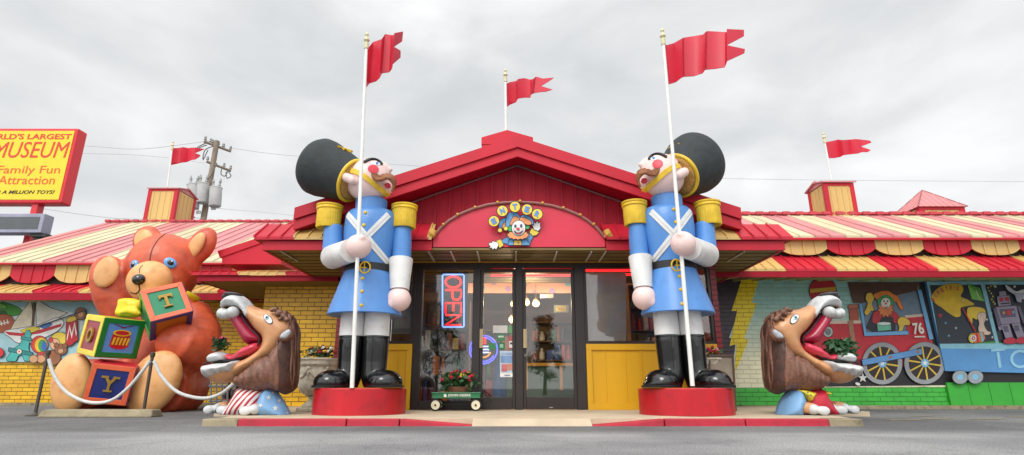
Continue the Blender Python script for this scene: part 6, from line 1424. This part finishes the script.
P.fig('boiler', TR, [((196, 40, 54), [(812, 330), (822, 322), (860, 322), (864, 336), (907, 334.5), (904.5, 317), (923.5, 315.5), (933.5, 347), (932, 362), (812, 365)], .3), ((220, 196, 176), [(815, 325), (822, 321), (861, 320.5), (861.5, 323.5), (826, 324), (818, 328)], 0), ((220, 196, 176), [(904, 315.5), (923, 313.8), (924, 316.5), (905, 318)], 0), ((176, 118, 90), z8([(48, 184), (68, 182), (84, 290), (66, 294)]), .3), ((190, 196, 190), ellp(827.5, 332, 4.6, 5)), ((120, 130, 130), ellp(827.5, 332, 3, 3.4), 0), ((112, 30, 40), [(812, 360), (932, 358), (930, 366), (812, 368)], 0)])
P.fig('driver_clown', TR, [((44, 40, 50), z8([(118, 210), (150, 140), (240, 150), (236, 232), (160, 234)]), 0), ((190, 44, 54), z8(smoothpoly([(146, 186), (150, 152), (170, 144), (230, 146), (252, 170), (256, 190), (232, 190), (222, 166), (182, 168), (170, 192)])), .3), ((230, 130, 50), z8(smoothpoly([(150, 80), (176, 66), (206, 64), (226, 76), (246, 86), (262, 120), (266, 136), (254, 134), (240, 108), (226, 104), (206, 84), (176, 88), (166, 100)])), .4), ((60, 160, 90), z8(smoothpoly([(168, 96), (200, 80), (226, 98), (222, 124), (172, 122)])), .3), ((226, 130, 70), z8(star(197, 136, 33, 11, .72)), .4), ((232, 224, 212), z8(ellp(197, 112, 19, 21)), .4), ((200, 50, 56), z8(ellp(197, 114, 4, 4)), 0), ((40, 40, 60), z8(ellp(190, 105, 2.6, 4)), 0), ((40, 40, 60), z8(ellp(204, 105, 2.6, 4)), 0), ((190, 40, 50), z8(smoothpoly([(186, 122), (197, 128), (208, 122), (197, 133)])), 0),
    ((110, 190, 160), z8([(162, 194), (216, 192), (218, 218), (166, 222)]), .4), ((220, 232, 226), z8(ellp(190, 193, 27, 6)), .4), ((228, 190, 70), z8(smoothpoly([(122, 76), (138, 72), (150, 92), (142, 114), (150, 140), (138, 142), (124, 160), (112, 150), (120, 132), (126, 112), (118, 96)])), .4), ((228, 190, 70), z8(smoothpoly([(246, 176), (262, 166), (288, 180), (290, 198), (270, 200), (262, 220), (246, 226), (250, 208), (244, 192)])), .4)])
P.fig('cab_window_frame', TR, [((112, 172, 220), z8([(92, 116), (102, 114), (120, 228), (284, 222), (286, 236), (112, 242)]), .3), ((112, 172, 220), z8([(322, 62), (336, 58), (384, 254), (368, 256)]), .3)])
for cx_, cy_, rx_ in ((182, 350, 79), (348, 349, 80)):
    it = [((150, 152, 156), z8(ellp(cx_, cy_, rx_, 83, 0, 40)), .3), ((44, 30, 34), z8(ellp(cx_, cy_, rx_ - 17, 66, 0, 40)), 0)]
    it += [((214, 182, 60), z8(bar(cx_, cy_, cx_ + (rx_ - 15) * math.cos(k * math.pi / 5 + .15), cy_ + 66 * math.sin(k * math.pi / 5 + .15), 6)), 0) for k in range(10)]
    it += [((120, 180, 220), z8(ellp(cx_, cy_, 16, 17)), .3), ((230, 234, 236), z8(star(cx_, cy_, 12)), 0)]
    P.fig('wheel', TR, it)
P.fig('drive_rod', TR, [((96, 150, 206), z8([(100, 336), (334, 292), (338, 314), (104, 358)]), .4), ((170, 110, 80), z8(ellp(211, 326, 6, 6)), 0), ((170, 110, 80), z8(ellp(320, 304, 6, 6)), 0)])
m = MB(); y_ = -P.y - .004; o_ = Vector((0, y_, 0)); text_mb(m, '76', [p + o_ for p in (at(911.5, 334.8, DWR), at(922.6, 334.2, DWR), at(919.8, 322.6, DWR), at(909.8, 323.2, DWR))], .002, bold=.03); m.build('number', mat('number_cream', (232, 226, 214), .5), TR)
P.fig('cream_strip', TR, [((220, 214, 204), [(912.5, 336.4), (923, 336.2), (923, 337.6), (912.5, 337.8)], 0)], 0)
P.fig('white_splash', TR, [((206, 206, 202), star(861, 378, 5, 5, .4), .0), ((206, 206, 202), ellp(856, 384, 2.6, 1.4, 20), 0)], 0)
# ---- coach board
DC = DWR - .08
CO = thing('coach_mural_board', at(990, 378, DC), 'blue painted train coach board with a robot and a kite in its windows', 'mural')
q = [at(945.5, 371, DC), at(1150, 376, DC), at(1132, 281, DC), at(926.3, 281.5, DC)]
m = MB(); m.prism([p for p in q], (0, .07, 0)); m.build('board', mat('coach_blue', (88, 150, 206), .45, .08, 3, dark=(150, 130, 110), dthr=.78), CO)
P = Paint(DC, .002)
P.fig('window_border', CO, [((140, 196, 214), [(926.3, 281.7), (1132, 281.5), (1146, 350), (940.5, 348.5)], .0)], 0)
P.fig('window_pane', CO, [((44, 52, 62), zc_([(38, 40), (240, 38), (298, 270), (76, 272)]), .0), ((44, 52, 62), zc_([(256, 38), (470, 38), (540, 270), (312, 270)]), 0), ((44, 52, 62), zc_([(486, 38), (800, 38), (860, 270), (554, 270)]), 0), ((70, 150, 60), zc_([(200, 268), (298, 262), (298, 270), (200, 271)]), 0), ((70, 150, 60), zc_([(312, 266), (540, 262), (540, 270), (312, 270)]), 0)], 0)
P.fig('yellow_pennant', CO, [((226, 186, 40), zc_(smoothpoly([(44, 86), (70, 52), (112, 36), (160, 38), (170, 60), (160, 84), (184, 96), (214, 116), (190, 122), (160, 130), (160, 160), (140, 166), (112, 150), (86, 130), (60, 112)])), .4)])
m = MB(); o_ = Vector((0, -P.y - .003, 0))
arcpts = [(52, 98, -62), (60, 82, -52), (72, 69, -40), (87, 59, -28), (104, 53, -14), (121, 50, 0), (135, 51, 8), (148, 53, 12)]
for ch, (cx_, cy_, an) in zip("POPEYE'S", arcpts):
    c_, s_2 = math.cos(math.radians(an)), math.sin(math.radians(an)); w_, h_ = (5.2, 8.5) if ch != "'" else (1.5, 3)
    f_ = lambda u, v: (cx_ + u * w_ * c_ + v * h_ * s_2, cy_ + u * w_ * s_2 - v * h_ * c_)
    text_mb(m, ch, [at(*zc_([f_(*uv)])[0], DC) + o_ for uv in ((-1, -1), (1, -1), (1, 1), (-1, 1))], .002, bold=.02)
m.build('lettering', mat('pop_red', (196, 60, 90), .5), CO)
P.fig('kite', CO, [((90, 170, 60), zc_([(186, 36), (236, 52), (254, 104), (204, 96)]), .4), ((130, 200, 90), zc_([(186, 36), (220, 68), (254, 104), (204, 96)]), 0), ((206, 206, 200), zc_([(218, 60), (224, 64), (240, 100), (232, 92)]), 0)])
P.fig('stars', CO, [((196, 50, 60), zc_(star(78, 160, 11)), 0), ((120, 180, 220), zc_(star(100, 190, 6)), 0), ((226, 226, 226), zc_(star(262, 176, 6)), 0), ((226, 226, 226), zc_(star(170, 100, 5)), 0), ((120, 180, 220), zc_(star(112, 240, 6)), 0), ((226, 226, 226), zc_(star(284, 246, 5)), 0), ((226, 226, 226), zc_(star(372, 46, 7)), 0), ((226, 226, 226), zc_(star(296, 46, 7)), 0), ((200, 206, 220), zc_(star(140, 210, 6)), 0), ((226, 226, 226), zc_(star(280, 150, 4)), 0)], 0)
P.fig('blond_figurehead', CO, [((232, 196, 60), zc_(smoothpoly([(186, 132), (206, 126), (232, 128), (252, 136), (256, 152), (236, 158), (222, 176), (206, 170), (204, 190), (190, 182), (184, 156)])), .4), ((222, 196, 176), zc_(smoothpoly([(224, 160), (240, 148), (256, 152), (258, 166), (254, 182), (250, 196), (262, 220), (276, 226), (270, 236), (240, 234), (228, 214), (232, 190)])), .4)])
P.fig('striped_tube', CO, [((222, 196, 60), zc_(ellp(208, 250, 19, 20)), .4), ((216, 120, 50), zc_([(206, 230), (246, 226), (256, 250), (246, 264), (210, 270)]), .4), ((200, 44, 50), zc_([(216, 230), (224, 229), (232, 268), (222, 269)]), 0), ((120, 190, 214), zc_([(234, 228), (242, 227), (250, 258), (242, 266)]), 0), ((226, 226, 220), zc_(ellp(208, 250, 12, 13)), 0), ((200, 44, 50), zc_(ellp(208, 250, 7, 8)), 0), ((226, 226, 220), zc_(ellp(208, 250, 3, 4)), 0), ((190, 40, 46), zc_(bar(164, 130, 216, 224, 5)), 0)])
RG, RG2 = (150, 140, 160), (104, 96, 120)
P.fig('tin_robot', CO, [(RG, zc_([(308, 66), (334, 64), (338, 82), (310, 84)]), .4), (RG, zc_([(300, 86), (348, 82), (356, 120), (306, 124)]), .4), ((200, 40, 60), zc_([(310, 92), (324, 91), (326, 104), (312, 105)]), .2), ((200, 40, 60), zc_([(332, 90), (345, 89), (348, 102), (334, 103)]), .2), ((60, 50, 60), zc_([(314, 112), (350, 109), (351, 114), (315, 117)]), 0),
    (RG, zc_([(292, 128), (376, 122), (392, 190), (310, 196)]), .4), (RG2, zc_([(310, 138), (366, 134), (372, 164), (318, 168)]), .3), ((196, 50, 66), zc_([(334, 140), (352, 138), (356, 158), (338, 160)]), .2), ((226, 180, 60), zc_(ellp(326, 150, 4, 5)), 0), ((120, 180, 200), zc_(ellp(364, 148, 4, 5)), 0),
    (RG2, zc_([(284, 134), (294, 132), (316, 200), (304, 206)]), .4), (RG2, zc_([(378, 124), (390, 124), (412, 186), (402, 192)]), .4), (RG, zc_([(302, 206), (316, 200), (322, 214), (308, 220)]), .3), (RG, zc_([(404, 192), (414, 186), (420, 200), (410, 206)]), .3),
    (RG, zc_([(314, 198), (346, 195), (362, 250), (332, 252)]), .4), (RG, zc_([(356, 194), (388, 190), (408, 246), (378, 250)]), .4), (RG2, zc_([(322, 204), (338, 203), (344, 224), (328, 226)]), .2), (RG2, zc_([(364, 202), (380, 200), (386, 220), (370, 222)]), .2), ((196, 40, 64), zc_(smoothpoly([(326, 256), (358, 248), (372, 258), (368, 270), (330, 271)])), .4), ((196, 40, 64), zc_(smoothpoly([(374, 254), (404, 246), (422, 256), (418, 268), (378, 270)])), .4)])
P.fig('toy_plane', CO, [((206, 206, 214), zc_(smoothpoly([(330, 42), (346, 48), (372, 66), (404, 58), (440, 70), (444, 86), (410, 96), (380, 92), (362, 76), (340, 62)])), .4), ((170, 176, 190), zc_([(366, 74), (400, 76), (392, 110), (376, 106)]), .3), ((60, 130, 170), zc_(ellp(410, 72, 8, 4)), .2)])
P.fig('yellow_beads', CO, [((226, 206, 60), zc_(ellp(x, y, 3, 3, 0, 8)), 0) for x, y in ((262, 52), (272, 46), (284, 44), (266, 64), (274, 74), (280, 86), (276, 98), (282, 108), (288, 116))], 0)
P.fig('toy_boat', CO, [((206, 60, 50), zc_([(580, 200), (740, 190), (716, 250), (606, 254)]), .5), ((226, 222, 210), zc_([(640, 190), (650, 80), (720, 180)]), .5)])
P.fig('small_wheel', CO, [((150, 160, 166), ellp(958, 377.3, 7.6, 6.6), .4), ((120, 190, 226), ellp(958, 377, 3, 2.6), 0)]); P.fig('small_wheel', CO, [((150, 160, 166), ellp(973.2, 377, 7.6, 6.6), .4), ((120, 190, 226), ellp(973.2, 376.8, 3, 2.6), 0)])
m = MB(); o_ = Vector((0, -.014, 0)); CT = mat('coach_letter', (150, 204, 226), .5, .08)
for P_l in (bar(990.5, 350.6, 1004.5, 349.4, 2.4), bar(997.2, 351.8, 999.6, 367.6, 2.8), bar(1037, 350, 1044, 358, 2.5), bar(1052, 349.5, 1044, 358.6, 2.5), bar(1044, 357.5, 1045.5, 368, 2.6)): m.prism([at(a, b, DC) + o_ for a, b in P_l], (0, .008, 0))
m.build('lettering', CT, CO); m = MB()
ring = ellp(1019.5, 359, 9.8, 9.2, 0, 28); inn = ellp(1019.5, 359, 7.1, 6.6, 0, 28); k = len(m.v)
m.v += [at(a, b, DC) + o_ for a, b in ring] + [at(a, b, DC) + o_ for a, b in inn] + [at(a, b, DC) for a, b in ring]
for i in range(28): j = (i + 1) % 28; m.f += [(k + j, k + i, k + 28 + i, k + 28 + j), (k + i, k + j, k + 56 + j, k + 56 + i)]; m.m += [0, 0]
m.build('lettering', CT, CO)
# ---- ENTER jester on the arch
EJ = thing('jester_enter_sign', at(516, 246, DA - .03), 'cut-out jester sign with yellow ENTER discs on the red arch', 'sign')
def ze_(P_): return [(480 + a / 7.586, 195 + b / 7.586) for a, b in P_]
P = Paint(DA, .006, .0025)
YS_, BLS, ORS = (236, 206, 70), (100, 160, 214), (230, 150, 96)
P.fig('arm', EJ, [(BLS, ze_(smoothpoly([(160, 350), (200, 326), (240, 320), (256, 344), (250, 372), (216, 378), (190, 366), (168, 372)]))), (BLS, ze_(smoothpoly([(316, 340), (350, 320), (372, 290), (392, 280), (408, 306), (386, 346), (372, 380), (320, 384)]))), (YS_, ze_([(126, 350), (158, 340), (178, 384), (150, 402), (132, 384)])), (YS_, ze_([(376, 286), (394, 256), (446, 286), (428, 306), (400, 312)])), ((232, 232, 230), ze_([(74, 366), (92, 368), (96, 354), (112, 360), (132, 362), (140, 384), (130, 402), (122, 416), (110, 404), (98, 416), (90, 402), (74, 402), (82, 390), (68, 382)])), ((232, 232, 230), ze_([(396, 232), (408, 236), (410, 212), (422, 222), (434, 202), (440, 222), (456, 212), (454, 238), (458, 256), (440, 276), (412, 266), (404, 250)]))])
P.fig('body', EJ, [(BLS, ze_([(224, 344), (350, 342), (376, 384), (216, 384)])), ((226, 186, 90), ze_([(258, 350), (312, 350), (314, 384), (256, 384)])), ((60, 60, 80), ze_(ellp(290, 370, 5, 5)), 0)])
P.fig('hat', EJ, [(ORS, ze_(smoothpoly([(176, 262), (168, 236), (186, 206), (204, 190), (212, 214), (196, 240), (190, 262)]))), (BLS, ze_(smoothpoly([(146, 262), (144, 226), (160, 196), (196, 182), (212, 196), (182, 214), (170, 232), (160, 262)]))), ((70, 180, 100), ze_(smoothpoly([(214, 276), (218, 248), (250, 222), (300, 214), (350, 228), (374, 246), (360, 266), (330, 262), (240, 282)]))), (BLS, ze_(smoothpoly([(198, 244), (200, 186), (216, 152), (256, 140), (290, 158), (304, 188), (280, 196), (256, 180), (236, 196), (226, 232), (212, 252)]))), (ORS, ze_(smoothpoly([(230, 236), (240, 196), (262, 172), (300, 190), (306, 216), (270, 222)]))), (BLS, ze_(smoothpoly([(306, 190), (320, 166), (352, 166), (386, 184), (404, 214), (396, 234), (362, 220), (330, 208)]))), (ORS, ze_(smoothpoly([(300, 190), (330, 184), (370, 200), (390, 228), (362, 236), (322, 222)]))), (YS_, ze_(ellp(152, 278, 15, 15))), (YS_, ze_(ellp(196, 266, 14, 14)))])
P.fig('ruff', EJ, [(ORS, ze_([(288 + (84 if k % 2 else 72) * math.cos(k * math.pi / 14), 316 + (34 if k % 2 else 27) * math.sin(k * math.pi / 14)) for k in range(28)]), .6)])
P.fig('face', EJ, [((236, 232, 228), ze_(ellp(292, 264, 50, 56, 0, 26))), ((80, 100, 150), ze_(ellp(268, 250, 8, 12)), .2), ((80, 100, 150), ze_(ellp(312, 248, 8, 12)), .2), ((30, 30, 50), ze_(ellp(268, 252, 3, 6)), 0), ((30, 30, 50), ze_(ellp(312, 250, 3, 6)), 0), ((216, 70, 90), ze_(ellp(288, 272, 13, 9)), .2), ((40, 30, 40), ze_(smoothpoly([(256, 284), (290, 300), (326, 282), (316, 302), (290, 314), (266, 304)])), 0), ((216, 80, 96), ze_(smoothpoly([(272, 298), (290, 304), (310, 297), (290, 310)])), 0), ((236, 160, 160), ze_(ellp(256, 276, 8, 6)), 0), ((236, 160, 160), ze_(ellp(326, 274, 8, 6)), 0)])
for ch, cx_, cy_, an in (('E', 107, 217, -28), ('N', 171, 141, -22), ('T', 265, 111, -5), ('E', 355, 132, 14), ('R', 431, 167, 26)):
    d = P.fig('letter_disc', EJ, [(YS_, ze_(ellp(cx_, cy_, 38, 38, 0, 28)), .8)])
    m = MB(); o_ = Vector((0, -P.y - .004, 0)); c_, s_2 = math.cos(math.radians(an)), math.sin(math.radians(an))
    f_ = lambda u, v: (cx_ + u * 18 * c_ + v * 22 * s_2, cy_ + u * 18 * s_2 - v * 22 * c_)
    text_mb(m, ch, [at(*ze_([f_(*uv)])[0], DA) + o_ for uv in ((-1, -1), (1, -1), (1, 1), (-1, 1))], .006, bold=.05); m.build('letter', mat('letter_blue', (84, 140, 206), .4), d)
